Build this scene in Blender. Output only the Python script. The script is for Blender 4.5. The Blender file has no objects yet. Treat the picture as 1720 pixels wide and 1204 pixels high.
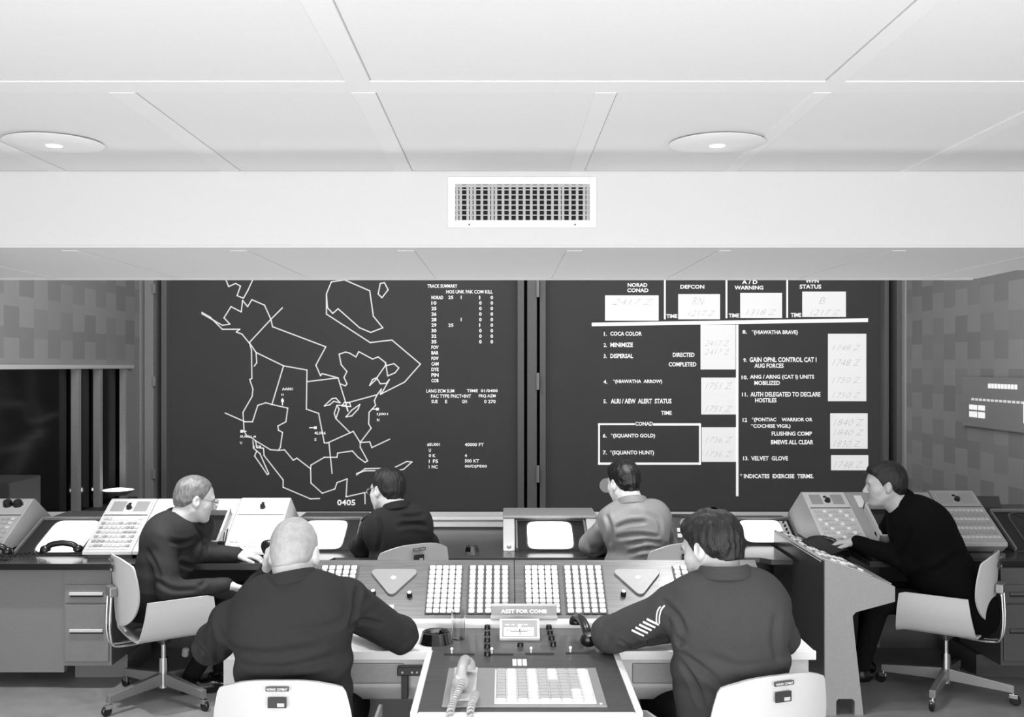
import bpy, bmesh, math, random
import numpy as np
from mathutils import Vector, Matrix, Euler
from mathutils.bvhtree import BVHTree

random.seed(7)
R = math.radians
SC = bpy.context.scene
COL = SC.collection
F = 1672.0; H = 1.78; CX = 845.0; CY = 615.0

# ---------------------------------------------------------------- camera
cd = bpy.data.cameras.new('camera'); cam = bpy.data.objects.new('camera', cd); COL.objects.link(cam)
cam.location = (0, 0, H); cam.rotation_euler = (R(90), 0, 0)
cd.sensor_width = 36; cd.lens = 35.0; cd.shift_x = 15 / 1720; cd.shift_y = 13 / 1720
cd.clip_start = .05; cd.clip_end = 100
SC.camera = cam

# ---------------------------------------------------------------- light and exposure
w = bpy.data.worlds.new('world'); SC.world = w; w.use_nodes = True
w.node_tree.nodes['Background'].inputs[0].default_value = (1, 1, 1, 1)
w.node_tree.nodes['Background'].inputs[1].default_value = .08
SC.view_settings.view_transform = 'Standard'; SC.view_settings.look = 'None'
SC.view_settings.exposure = 0.0; SC.view_settings.gamma = 1.0; SC.view_settings.use_curve_mapping = False

def area(name, loc, target, sx, sy, power, spread=180):
    l = bpy.data.lights.new(name, 'AREA'); l.shape = 'RECTANGLE'; l.size = sx; l.size_y = sy; l.energy = power
    l.spread = R(spread)
    o = bpy.data.objects.new(name, l); COL.objects.link(o); o.location = loc
    o.rotation_euler = (Vector(target) - Vector(loc)).to_track_quat('-Z', 'Y').to_euler(); return o
def spot(name, loc, target, power, cone, blend=.6, rad=.04):
    l = bpy.data.lights.new(name, 'SPOT'); l.energy = power; l.spot_size = R(cone); l.spot_blend = blend; l.shadow_soft_size = rad
    o = bpy.data.objects.new(name, l); COL.objects.link(o); o.location = loc
    o.rotation_euler = (Vector(target) - Vector(loc)).to_track_quat('-Z', 'Y').to_euler(); return o
area('ceiling_fill_up', (0, -.6, 1.0), (0, 3.4, 2.86), 7.0, 1.4, 350)  # added fill from behind the camera to whiten the ceiling
area('rear_fill', (0, -1.4, 2.7), (0, 4.0, .6), 5.0, 1.0, 4)  # faint invented fill, out of view behind the camera
area('hall_fill_high', (0, 8.6, 4.9), (0, 13.0, 1.2), 8.0, 1.2, 270)  # added fill for the tiled hall walls, no fixture seen
area('soffit_fill_up', (0, 8.7, -.3), (0, 7.1, 2.6), 8.0, 1.0, 150)  # added fill hidden by the parapet, brightens the soffit underside
spot('downlight_lamp_west', (-2.16, 4.79, 2.83), (-2.0, 5.2, 0), 230, 100)
spot('downlight_lamp_east', (1.03, 4.79, 2.83), (1.1, 5.1, 0), 80, 100)
spot('console_fill_left', (-.62, 4.25, 2.83), (-.5, 4.25, 0), 95, 100)  # added spot without a fixture, for the glare on the left console half
spot('console_fill_right', (.75, 4.25, 2.83), (.5, 4.25, 0), 70, 95)  # added like the one above, for the right console half
spot('long_desk_fill_left', (-1.35, 4.95, 2.83), (-1.35, 5.95, .7), 130, 56)  # added spot for the bright left part of the long desk, no fitting above
spot('parapet_fill', (.05, 4.40, 2.83), (.1, 6.25, .75), 150, 46)  # extra spot with no fitting, lifts the parapet and the desk centre

# ---------------------------------------------------------------- materials
def lin(v):
    v = v / 255.0
    return v / 12.92 if v <= .04045 else ((v + .055) / 1.055) ** 2.4
MATS = {}
def mat(name, g, rough=.6, metal=0.0, noise=0.0, nscale=30.0, bump=0.0, bscale=200.0, emit=0.0, spec=.5, stretch=None, coat=0.0):
    m = bpy.data.materials.new(name); m.use_nodes = True; MATS[name] = m
    nt = m.node_tree; b = nt.nodes['Principled BSDF']; L = lin(g)
    b.inputs['Base Color'].default_value = (L, L, L, 1); b.inputs['Roughness'].default_value = rough
    b.inputs['Metallic'].default_value = metal; b.inputs['Specular IOR Level'].default_value = spec
    b.inputs['Coat Weight'].default_value = coat
    tc = nt.nodes.new('ShaderNodeTexCoord'); mp = nt.nodes.new('ShaderNodeMapping')
    nt.links.new(tc.outputs['Object'], mp.inputs[0])
    if stretch: mp.inputs['Scale'].default_value = stretch
    if noise:
        n = nt.nodes.new('ShaderNodeTexNoise'); n.inputs['Scale'].default_value = nscale; n.inputs['Detail'].default_value = 5
        r = nt.nodes.new('ShaderNodeMapRange'); r.inputs[1].default_value = .3; r.inputs[2].default_value = .7
        r.inputs[3].default_value = L * (1 - noise); r.inputs[4].default_value = L * (1 + noise)
        nt.links.new(mp.outputs[0], n.inputs['Vector']); nt.links.new(n.outputs['Fac'], r.inputs[0]); nt.links.new(r.outputs[0], b.inputs['Base Color'])
    if bump:
        n2 = nt.nodes.new('ShaderNodeTexNoise'); n2.inputs['Scale'].default_value = bscale; n2.inputs['Detail'].default_value = 4
        bp = nt.nodes.new('ShaderNodeBump'); bp.inputs['Strength'].default_value = bump; bp.inputs['Distance'].default_value = .01
        nt.links.new(mp.outputs[0], n2.inputs['Vector']); nt.links.new(n2.outputs['Fac'], bp.inputs['Height']); nt.links.new(bp.outputs[0], b.inputs['Normal'])
    if emit:
        b.inputs['Emission Color'].default_value = (1, 1, 1, 1); b.inputs['Emission Strength'].default_value = emit
    return m
M_ceil = mat('ceiling_paint', 238, .9, noise=.015, nscale=120)
M_soff = mat('soffit_paint', 222, .9, noise=.012, nscale=90)
M_ceil2 = mat('ceiling_batten_paint', 241, .85)
M_groove = mat('groove_shadow_gap', 180, .9)
M_floor = mat('floor_linoleum', 128, .38, noise=.12, nscale=9, bump=.02, bscale=60)
M_grey = mat('grey_enamel', 150, .5, noise=.04, nscale=60)
M_grey2 = mat('cabinet_grey_enamel', 112, .55, noise=.05, nscale=80)
M_lgrey = mat('pale_grey_enamel', 190, .45, noise=.03, nscale=60)
M_dgrey = mat('dark_grey_enamel', 70, .5, noise=.05, nscale=60)
M_black = mat('black_plastic', 14, .3)
M_blackm = mat('black_matte', 10, .8)
M_white = mat('white_laminate', 235, .3)
M_trim = mat('white_edge_trim', 228, .35)
M_alu = mat('aluminium_trim', 220, .4)
M_chrome = mat('chrome', 210, .18, metal=1.0)
M_steel = mat('brushed_steel', 150, .4, metal=.75)
M_wood = mat('walnut_veneer', 92, .34, noise=.28, nscale=6, stretch=(1.2, 22, 22), coat=.3)
M_wood2 = mat('shaded_walnut', 66, .4, noise=.3, nscale=6, stretch=(1.2, 22, 22), coat=.15)  # darker copy of the walnut: weaker light on the shelf put into colour
M_counter = mat('dark_counter_top', 60, .2, noise=.15, nscale=8, stretch=(1, 16, 16))
M_key = mat('lit_key_cap', 222, .4, emit=.16)
M_keyw = mat('white_key_cap', 222, .4, emit=.05)
M_keyg = mat('grey_key_cap', 178, .45)
M_keyd = mat('dull_key_cap', 140, .5)
M_keybase = mat('key_bed', 70, .6)
M_crt = mat('glowing_tube', 230, .3, emit=1.6)
M_bez = mat('tube_bezel', 24, .55)
M_beztrim = mat('bezel_edge_trim', 110, .5)
M_dim = mat('unlit_tube', 26, .15)
M_shell = mat('white_fibreglass', 190, .38, noise=.02, nscale=200)
M_cush = mat('black_seat_cushion', 22, .8, bump=.2)
M_screen = mat('projection_screen_cloth', 62, .75, noise=.06, nscale=3, emit=0.018)
M_line = mat('projected_bright_line', 200, .8, emit=.42)
M_text = mat('projected_lettering', 225, .8, emit=.62)
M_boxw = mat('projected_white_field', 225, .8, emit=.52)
M_hand = mat('projected_handwriting', 190, .8, emit=.30)
M_frame = mat('screen_frame_metal', 118, .6, noise=.04)
M_pilas = mat('pilaster_paint', 158, .8, noise=.05, nscale=40)
M_glassd = mat('dark_window_glass', 10, .12)
M_lamp = mat('lamp_bulb', 255, .3, emit=6)
M_plateg = mat('speaker_plate_enamel', 140, .4, noise=.03)
M_lightphone = mat('grey_telephone_plastic', 165, .35)
M_glass = mat('drinking_glass', 235, .05)
M_glass.node_tree.nodes['Principled BSDF'].inputs['Transmission Weight'].default_value = 1
M_sticker = mat('dark_sticker', 40, .6)
M_lbl = mat('label_lettering', 215, .6)
M_paper = mat('paper_label', 220, .7)
M_pilot = mat('pilot_light', 255, .3, emit=2.5)

def tile_mat(name, g, a0, tw, th, contrast):
    """woven acoustic tile: random and alternating greys per tile, columns staggered"""
    m = bpy.data.materials.new(name); m.use_nodes = True; nt = m.node_tree; b = nt.nodes['Principled BSDF']
    b.inputs['Roughness'].default_value = .9; b.inputs['Specular IOR Level'].default_value = .2
    N = nt.nodes.new; Lk = nt.links.new
    tc = N('ShaderNodeTexCoord'); sp = N('ShaderNodeSeparateXYZ'); Lk(tc.outputs['Object'], sp.inputs[0])
    def mth(op, a, bb=None, c=None):
        n = N('ShaderNodeMath'); n.operation = op
        for i, v in enumerate((a, bb, c)):
            if v is None: continue
            if isinstance(v, (int, float)): n.inputs[i].default_value = v
            else: Lk(v, n.inputs[i])
        return n.outputs[0]
    u = mth('DIVIDE', sp.outputs[a0], tw); col = mth('FLOOR', u)
    odd = mth('PINGPONG', col, 1.0)
    v = mth('ADD', mth('DIVIDE', sp.outputs[2], th), mth('MULTIPLY', odd, .35)); row = mth('FLOOR', v)
    cb = N('ShaderNodeCombineXYZ'); Lk(col, cb.inputs[0]); Lk(row, cb.inputs[1])
    wn = N('ShaderNodeTexWhiteNoise'); Lk(cb.outputs[0], wn.inputs['Vector'])
    par = mth('PINGPONG', mth('ADD', col, row), 1.0)
    val = mth('ADD', mth('MULTIPLY', par, .55), mth('MULTIPLY', wn.outputs['Value'], .45))
    L = lin(g)
    fine = N('ShaderNodeTexNoise'); fine.inputs['Scale'].default_value = 60; Lk(tc.outputs['Object'], fine.inputs['Vector'])
    val2 = mth('ADD', val, mth('MULTIPLY', mth('SUBTRACT', fine.outputs['Fac'], .5), .35))
    r = N('ShaderNodeMapRange'); r.inputs[1].default_value = 0; r.inputs[2].default_value = 1
    r.inputs[3].default_value = L * (1 - contrast); r.inputs[4].default_value = L * (1 + contrast)
    Lk(val2, r.inputs[0]); Lk(r.outputs[0], b.inputs['Base Color'])
    return m
M_tile = tile_mat('woven_acoustic_tile', 160, 1, .31, .31, .15)

# ---------------------------------------------------------------- helpers
def P(x, y, d): return Vector(((x - CX) * d / F, d, H - (y - CY) * d / F))
def tag(o, label=None, cat=None, group=None, kind=None):
    if label: o['label'] = label
    if cat: o['category'] = cat
    if group: o['group'] = group
    if kind: o['kind'] = kind
    return o
def thing(name, label, cat, loc=(0, 0, 0), rz=0, group=None):
    o = bpy.data.objects.new(name, None); COL.objects.link(o); o.location = loc; o.rotation_euler = (0, 0, rz)
    o.empty_display_size = .05
    return tag(o, label, cat, group)
def copy_tree(o, parent=None):
    c = o.copy(); COL.objects.link(c)
    if parent: c.parent = parent
    for ch in list(o.children): copy_tree(ch, c)
    return c
class MB:
    def __init__(s): s.bm = bmesh.new()
    def box(s, x0, x1, y0, y1, z0, z1, bev=0, M=None, seg=2):
        vs = [s.bm.verts.new(p) for p in ((x0, y0, z0), (x1, y0, z0), (x1, y1, z0), (x0, y1, z0), (x0, y0, z1), (x1, y0, z1), (x1, y1, z1), (x0, y1, z1))]
        fs = [s.bm.faces.new([vs[i] for i in f]) for f in ((0, 3, 2, 1), (4, 5, 6, 7), (0, 1, 5, 4), (1, 2, 6, 5), (2, 3, 7, 6), (3, 0, 4, 7))]
        if bev:
            es = set(e for f in fs for e in f.edges)
            r = bmesh.ops.bevel(s.bm, geom=list(es), offset=bev, segments=seg, affect='EDGES', profile=.5)
            vs = list(set(v for f in r['faces'] for v in f.verts) | set(v for v in vs if v.is_valid))
        if M is not None: bmesh.ops.transform(s.bm, matrix=M, verts=vs)
        return s
    def prism(s, pts, x0, x1, axis='x', bev=0, M=None):
        """polygon pts (a,b) extruded along axis. axis x: (y,z); y: (x,z); z: (x,y)"""
        def mk(a, b, t):
            return {'x': (t, a, b), 'y': (a, t, b), 'z': (a, b, t)}[axis]
        v0 = [s.bm.verts.new(mk(a, b, x0)) for a, b in pts]; v1 = [s.bm.verts.new(mk(a, b, x1)) for a, b in pts]
        n = len(pts); fs = [s.bm.faces.new(v0), s.bm.faces.new(v1[::-1])]
        for i in range(n): fs.append(s.bm.faces.new((v0[i], v0[(i + 1) % n], v1[(i + 1) % n], v1[i])))
        bmesh.ops.recalc_face_normals(s.bm, faces=fs)
        vs = v0 + v1
        if bev:
            es = set(e for f in fs for e in f.edges)
            r = bmesh.ops.bevel(s.bm, geom=list(es), offset=bev, segments=2, affect='EDGES', profile=.5)
            vs = list(set(v for f in r['faces'] for v in f.verts) | set(v for v in vs if v.is_valid))
        if M is not None: bmesh.ops.transform(s.bm, matrix=M, verts=vs)
        return s
    def lathe(s, prof, M=None, n=24):
        """profile (r,z) about z"""
        rings = []; vs = []
        for r, z in prof:
            if r < 1e-6: ring = [s.bm.verts.new((0, 0, z))]
            else: ring = [s.bm.verts.new((r * math.cos(2 * math.pi * i / n), r * math.sin(2 * math.pi * i / n), z)) for i in range(n)]
            rings.append(ring); vs += ring
        for a, b in zip(rings[:-1], rings[1:]):
            if len(a) == 1 and len(b) == 1: continue
            for i in range(n):
                j = (i + 1) % n
                if len(a) == 1: s.bm.faces.new((a[0], b[i], b[j]))
                elif len(b) == 1: s.bm.faces.new((a[i], a[j], b[0]))
                else: s.bm.faces.new((a[i], a[j], b[j], b[i]))
        if M is not None: bmesh.ops.transform(s.bm, matrix=M, verts=vs)
        return s
    def tube(s, pts, r, n=10, caps=True):
        pts = [Vector(p) for p in pts]; rs = r if isinstance(r, (list, tuple)) else [r] * len(pts)
        rings = []; up = None
        for i, p in enumerate(pts):
            t = (pts[min(i + 1, len(pts) - 1)] - pts[max(i - 1, 0)])
            if t.length < 1e-9: t = Vector((0, 0, 1))
            t.normalize()
            if up is None:
                up = Vector((0, 0, 1)) if abs(t.z) < .9 else Vector((0, 1, 0))
            a = up - t * up.dot(t)
            if a.length < 1e-5: a = t.orthogonal()
            a.normalize(); up = a; b = t.cross(a)
            rings.append([s.bm.verts.new(p + (a * math.cos(2 * math.pi * k / n) + b * math.sin(2 * math.pi * k / n)) * rs[i]) for k in range(n)])
        for a, b in zip(rings[:-1], rings[1:]):
            for k in range(n): s.bm.faces.new((a[k], a[(k + 1) % n], b[(k + 1) % n], b[k]))
        if caps: s.bm.faces.new(rings[0][::-1]); s.bm.faces.new(rings[-1])
        return s
    def quadstrip(s, grid):
        V = [[s.bm.verts.new(p) for p in row] for row in grid]
        for i in range(len(V) - 1):
            for j in range(len(V[0]) - 1): s.bm.faces.new((V[i][j], V[i][j + 1], V[i + 1][j + 1], V[i + 1][j]))
        return s
    def add_mesh(s, me, M=None):
        n0 = len(s.bm.verts); s.bm.from_mesh(me)
        s.bm.verts.ensure_lookup_table()
        if M is not None: bmesh.ops.transform(s.bm, matrix=M, verts=s.bm.verts[n0:])
        return s
    def build(s, name, m, parent=None, smooth=False, loc=None, thick=0, angle=35):
        if thick:
            bmesh.ops.recalc_face_normals(s.bm, faces=s.bm.faces)
            bmesh.ops.solidify(s.bm, geom=list(s.bm.faces), thickness=thick)
        bmesh.ops.recalc_face_normals(s.bm, faces=s.bm.faces)
        me = bpy.data.meshes.new(name); s.bm.to_mesh(me); s.bm.free()
        if smooth:
            me.polygons.foreach_set('use_smooth', [True] * len(me.polygons))
            try: me.set_sharp_from_angle(angle=R(angle))
            except Exception: pass
        me.materials.append(m)
        o = bpy.data.objects.new(name, me); COL.objects.link(o)
        if parent: o.parent = parent
        if loc: o.location = loc
        return o
def struct(name, mb, m, smooth=False):
    o = mb.build(name, m, None, smooth); o['kind'] = 'structure'; return o
def MX(loc=(0, 0, 0), rx=0, ry=0, rz=0, sc=(1, 1, 1)):
    return Matrix.Translation(loc) @ Euler((R(rx), R(ry), R(rz))).to_matrix().to_4x4() @ Matrix.Diagonal((*sc, 1))
def smoothpath(pts, k=6):
    pts = [Vector(p) for p in pts]; out = []
    for i in range(len(pts) - 1):
        p0 = pts[max(i - 1, 0)]; p1 = pts[i]; p2 = pts[i + 1]; p3 = pts[min(i + 2, len(pts) - 1)]
        for j in range(k):
            t = j / k
            out.append(.5 * ((2 * p1) + (-p0 + p2) * t + (2 * p0 - 5 * p1 + 4 * p2 - p3) * t * t + (-p0 + 3 * p1 - 3 * p2 + p3) * t ** 3))
    out.append(pts[-1]); return out
def coil(pts, turns, rad, k=10):
    base = smoothpath(pts, 8); n = turns * k; out = []; up = Vector((0, 0, 1))
    L = len(base) - 1
    for i in range(n + 1):
        u = i / n * L; a = int(min(u, L - 1e-6)); f = u - a
        p = base[a].lerp(base[a + 1], f); t = (base[a + 1] - base[a]).normalized()
        e = (up - t * up.dot(t))
        if e.length < .05: e = t.orthogonal()
        e.normalize(); b = t.cross(e); an = 2 * math.pi * i / k
        out.append(p + (e * math.cos(an) + b * math.sin(an)) * rad)
    return out
def text_mesh(body, bold=.0, shear=0.0):
    c = bpy.data.curves.new('t', 'FONT'); c.body = body; c.offset = bold; c.resolution_u = 2; c.shear = shear
    o = bpy.data.objects.new('t', c); COL.objects.link(o)
    dg = bpy.context.evaluated_depsgraph_get(); me = bpy.data.meshes.new_from_object(o.evaluated_get(dg))
    bpy.data.objects.remove(o); bpy.data.curves.remove(c); return me
def add_text(mb, body, x0, x1, z0, z1, y, bold=.012, shear=0.0, M=None, depth=.002):
    """fit lettering into the rectangle x0..x1, z0..z1 on plane y (facing -y)"""
    me = text_mesh(body, bold, shear)
    if not len(me.vertices): return
    co = np.empty(len(me.vertices) * 3); me.vertices.foreach_get('co', co); co = co.reshape(-1, 3)
    mn = co.min(0); mx = co.max(0); sx = (x1 - x0) / max(mx[0] - mn[0], 1e-6); sz = (z1 - z0) / max(mx[1] - mn[1], 1e-6)
    T = Matrix(((sx, 0, 0, x0 - mn[0] * sx), (0, 0, 1, y), (0, sz, 0, z0 - mn[1] * sz), (0, 0, 0, 1)))
    mb.add_mesh(me, (M @ T) if M is not None else T)
    bpy.data.meshes.remove(me)

# ---------------------------------------------------------------- the room
CZ = 2.86; SD = 5.52; SZ = 2.44; BD = 7.5
struct('floor', MB().box(-5.2, 5.6, -3.0, 7.0, -.1, 0), M_floor)
struct('floor_hall', MB().box(-5.6, 6.2, 7.0, 14.2, -.5, -.4), M_dgrey)
m = MB().box(-5.2, 5.6, -3.0, SD, CZ + .003, CZ + .12)
struct('ceiling', m, M_ceil)
m = MB()
xs = [(-3.40, -3.31), (-2.51, -2.42), (-1.555, -1.455), (-.60, -.505), (.363, .449), (1.225, 1.297), (2.21, 2.29), (3.12, 3.21), (4.03, 4.12)]
for i, (a, b) in enumerate(xs):
    struct('trim_%d' % (i + 1), MB().box(a, b, 3.93, SD, CZ - .002, CZ + .006, .0015), M_ceil2)
struct('trim_20', MB().box(-.60, -.505, -3, 3.78, CZ - .002, CZ + .006, .0015), M_ceil2)
struct('trim_21', MB().box(1.225, 1.297, -3, 3.78, CZ - .002, CZ + .006, .0015), M_ceil2)
struct('trim_22', MB().box(-5.2, 5.6, 3.78, 3.93, CZ - .0005, CZ + .006, .0015), M_ceil2)
# seams between panel and batten
for i, (a, b) in enumerate(xs):
    struct('trim_%d' % (30 + i), MB().box(b + .001, b + .0045, 3.94, SD - .002, CZ + .0020, CZ + .0028), M_groove)
m = MB()
for a, b in ((-5.2, -2.52), (-2.41, -1.56), (-1.45, -.605), (-.5, .36), (.455, 1.22), (1.3, 2.2), (2.3, 5.6)): m.box(a, b, SD - .008, SD - .003, CZ + .001, CZ + .004)
struct('trim_50', m, M_groove)
struct('trim_51', MB().box(-.503, -.499, -3, 3.77, CZ + .0020, CZ + .0028).box(1.219, 1.223, -3, 3.77, CZ + .0020, CZ + .0028), M_groove)
# soffit: deep beam that drops in front of the hall, notched at the right
m = MB().prism([(-5.2, SD), (5.6, SD), (5.6, 6.85), (3.53, 6.85), (3.57, BD), (-5.2, BD)], SZ, CZ + .1, axis='z')
struct('wall_soffit', m, M_soff)
struct('trim_60', MB().box(-5.2, 5.6, SD - .006, SD + .02, SZ - .004, SZ + .012, .002), M_soff)
m = MB()
for a, b in xs: m.box(a, b, SD + .14, BD - .06, SZ - .006, SZ, .0015)
m.box(-5.2, 3.52, BD - .05, BD - .0, SZ - .012, SZ)
struct('trim_61', m, M_soff)
# outer walls of the balcony room
struct('wall_west', MB().box(-5.3, -5.2, -3.0, 7.0, 0, CZ + .1), M_lgrey)
struct('wall_east', MB().box(5.6, 5.7, -3.0, 6.9, 0, CZ + .1), M_lgrey)
struct('wall_rear', MB().box(-5.3, 5.7, -3.1, -3.0, 0, CZ + .1), M_lgrey)
# parapet behind the desks
struct('wall_parapet', MB().box(-5.15, 5.55, 6.66, 6.84, -.35, .755), M_lgrey)
struct('trim_62', MB().box(-5.15, 5.55, 6.61, 6.88, .757, .775, .004), M_alu)
struct('trim_63', MB().box(-5.15, 5.55, 6.625, 6.655, .71, .757, .003), M_alu)

# ---- hall beyond: side walls, window, screen wall
LX = -4.82; RX = 5.35; SY = 13.5
WIN_Y0, WIN_Y1 = 7.6, 12.78
m = MB().box(LX - .15, LX, 7.0, 13.3, H + .0, 5.0)
struct('wall_left_upper', m, M_tile)
struct('wall_left_lower', MB().box(LX - .15, LX, 7.0, 13.3, -.4, .06), M_pilas)
struct('wall_left_end', MB().box(LX - .15, LX, WIN_Y1, 13.3, .06, H), M_pilas)
struct('trim_70', MB().box(LX - .05, LX + .04, 7.0, 12.9, H - .03, H + .015, .004), M_alu)
struct('trim_71', MB().box(LX - .15, LX + .10, 7.0, 12.85, .02, .10, .004), M_dgrey)
for i, y in enumerate((11.24, 11.85, 12.66)):
    struct('trim_%d' % (72 + i), MB().box(LX - .06, LX + .02, y, y + .09, .1, H - .03, .004), M_pilas)
g = MB().box(LX - .10, LX - .085, 7.0, WIN_Y1, .1, H); o = struct('window_1', g, M_glassd)
struct('wall_left_room', MB().box(LX - 2.0, LX - 1.9, 7.0, 13.5, -.4, 2.4), M_dgrey)
# lamp reflection in the booth glass, built as a glowing bowl before it
t = thing('lamp_reflection', 'glowing bowl standing in for a lamp reflection low in the dark side window', 'reflection', (LX + .12, 12.15, .10))
MB().lathe([(0, 0), (.12, 0), (.12, .02), (.02, .03), (.015, .10), (0, .10)]).build('base', M_dgrey, t, True)
MB().lathe([(0, .10), (.10, .11), (.20, .17), (.19, .175), (.10, .125), (0, .115)], n=28).build('reflection_bowl', M_lgrey, t, True)
MB().lathe([(0, .13), (.10, .135), (.18, .168), (.10, .185), (0, .19)], n=28).build('reflection_glow', M_lamp, t, True)
struct('wall_right', MB().box(RX, RX + .15, 6.9, 13.3, -.4, 5.0), M_tile)
# column + frame parts of the screen wall
sx = lambda x: (x - CX) * SY / F
sz = lambda y: H - (y - CY) * SY / F
struct('wall_screen', MB().box(-5.2, 5.8, SY + .35, SY + .5, -.4, 5.2), M_blackm)
struct('wall_hall_ceiling', MB().box(-5.2, 5.8, 7.5, 14, 5.05, 5.15), M_lgrey)
def post(n, x0, x1, m_, y0=SY - .15, y1=SY + .2):
    return struct('trim_%d' % n, MB().box(sx(x0), sx(x1), y0, y1, -.4, 4.6, .006), m_)
post(80, 233, 251, M_pilas, SY - .3); post(81, 252, 267, M_pilas, SY - .22)
post(82, 277, 286, M_frame); post(83, 869, 880, M_frame); post(84, 885, 901, M_frame, SY - .2); post(85, 906, 916, M_frame)
post(86, 1479, 1486, M_frame); post(87, 1497, 1505, M_frame, SY - .2); post(88, 1505, 1531, M_lgrey, SY - .3)
m = MB()
for y in (487, 640, 793):
    m.box(sx(900), sx(905), SY - .24, SY - .19, sz(y + 14), sz(y - 14), .004)
    m.box(sx(266), sx(271), SY - .24, SY - .19, sz(y + 8), sz(y - 8), .004)
struct('trim_89', m, M_grey)

# ---------------------------------------------------------------- projected map screen
U1 = lambda u: 270 + u / 2.8197
V1 = lambda v: 460 + v / 2.8197
t = thing('map_screen', 'large dark projection screen on the left showing a North America outline map', 'screen', (0, 0, 0))
MB().box(sx(286), sx(869), SY, SY + .03, sz(858), 4.2).build('screen_surface', M_screen, t)
polys = [
 [(310,30),(322,60),(355,45),(378,58),(362,103),(392,115),(412,80),(435,30)],
 [(195,182),(235,205),(292,262),(345,262),(375,262),(358,275),(385,285),(422,330),(430,360),(432,495),(422,500),(437,545),(433,580),(390,655),(395,745),(410,770),(430,775)],
 [(195,188),(292,243),(328,238),(300,208),(333,155),(382,180),(388,125),(412,155),(432,122),(492,148),(522,215),(530,250),(782,345),(735,432),(757,482),(765,472),(840,492),(877,612),(1025,572),(1045,545),(1040,570),(1155,512),(1230,427),(1095,313),(992,325),(785,190),(785,95),(808,38),(870,28),(990,80),(1007,200),(1052,255),(995,277),(942,255),(840,165),(815,187),(790,160),(785,95)],
 [(577,160),(522,215),(420,325),(452,372),(455,420),(443,437)],
 [(452,372),(582,435),(693,455),(690,640),(748,660),(775,800),(790,800),(897,752),(830,685),(822,660),(835,622),(877,622),(887,650),(877,612)],
 [(582,435),(527,618),(498,610),(460,622),(435,700),(400,700),(305,658)],
 [(527,618),(602,635),(593,700),(555,720),(558,740),(577,750),(567,820),(558,835),(520,832),(450,790),(430,775)],
 [(693,510),(840,492)],
 [(845,380),(875,370),(895,375),(925,393),(938,368),(1003,403),(1030,393),(1065,420),(1065,432),(1025,490),(1003,500),(990,528),(1025,495),(1040,520),(1068,518),(1083,500),(1045,568)],
 [(845,380),(855,430),(882,462),(868,490),(882,520),(875,530),(850,520)],
 [(1065,420),(1075,483),(1110,468),(1128,445),(1105,425),(1065,435)],
 [(1040,45),(1060,42),(1077,75),(1048,113),(1030,95),(1040,45)],
 [(775,625),(812,590),(830,588),(850,610),(820,603),(800,620),(775,625)],
 [(830,685),(845,640),(835,622)],[(858,625),(870,608),(895,610),(900,628),(858,625)],
 [(877,677),(905,645),(943,618),(935,640),(905,672),(877,677)],
 [(1025,572),(1012,600),(1018,622),(987,655),(985,710),(997,730),(945,798),(912,745),(897,752)],
 [(945,798),(990,795),(1000,822),(1085,782)],
 [(797,800),(812,945)],
 [(558,835),(587,833),(628,882),(645,872),(710,922),(712,905),(775,868),(835,868),(838,848),(908,838),(935,868),(968,892),(980,885),(945,820),(945,798)],
 [(710,922),(712,990),(765,1038),(825,1018),(835,988),(883,970),(878,1055),(967,1035),(968,1088)],
 [(437,790),(440,825),(455,838),(445,862),(475,905),(505,950),(512,945),(470,850),(455,838)],
 [(450,790),(455,822),(487,825),(490,860),(580,975),(580,1010),(710,1065),(753,1063)],
 [(927,952),(968,922),(1105,918),(1165,888),(1190,890),(1150,925),(1120,930),(968,932),(927,945)],
]
m = MB()
def ribbon(mb, a, b, wd, y):
    a = Vector(a); b = Vector(b); dd = (b - a)
    if dd.length < 1e-6: return
    dd.normalize(); n = Vector((-dd.y, dd.x)) * wd / 2; a = a - dd * wd * .35; b = b + dd * wd * .35
    q = [(a + n), (b + n), (b - n), (a - n)]
    f0 = [mb.bm.verts.new((p.x, y, p.y)) for p in q]; mb.bm.faces.new(f0)
for pl in polys:
    for a, b in zip(pl[:-1], pl[1:]):
        ribbon(m, (sx(U1(a[0])), sz(V1(a[1]))), (sx(U1(b[0])), sz(V1(b[1]))), .0165, SY - .003)
m.build('map_outline', M_line, t)
PARTN, PARTM = 'readout_line', None
def st_text(mb, body, u0, u1, v0, v1, U, V, y=SY - .004, bold=.015, shear=0):
    mb_ = MB(); add_text(mb_, body, sx(U(u0)), sx(U(u1)), sz(V(v1)), sz(V(v0)), y, bold, shear)
    mb_.build(PARTN, PARTM or M_text, t)
m = MB()
for a in (('TRACK SUMMARY',1263,1405,49,66),('HOS UNK FAK COM KILL',1352,1572,76,93)): st_text(m, *a, U1, V1, bold=.02)
rows = ['NORAD','10','25','26','28','29','30','32','35','FOV','BAR','POW','CAM','DYE','PIN','COB']
for i, r_ in enumerate(rows):
    y0 = 103 + i * 26.2; u0 = 1282
    st_text(m, r_, u0, 1338 if i == 0 else (1306 if i < 9 else 1316), y0, y0 + 17, U1, V1, bold=.03)
    if i < 9:
        st_text(m, '1' if i in (0, 5) else '0', 1508, 1520 if i not in (0, 5) else 1513, y0, y0 + 17, U1, V1, bold=.03)
        st_text(m, '0', 1562, 1574, y0, y0 + 17, U1, V1, bold=.03)
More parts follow.
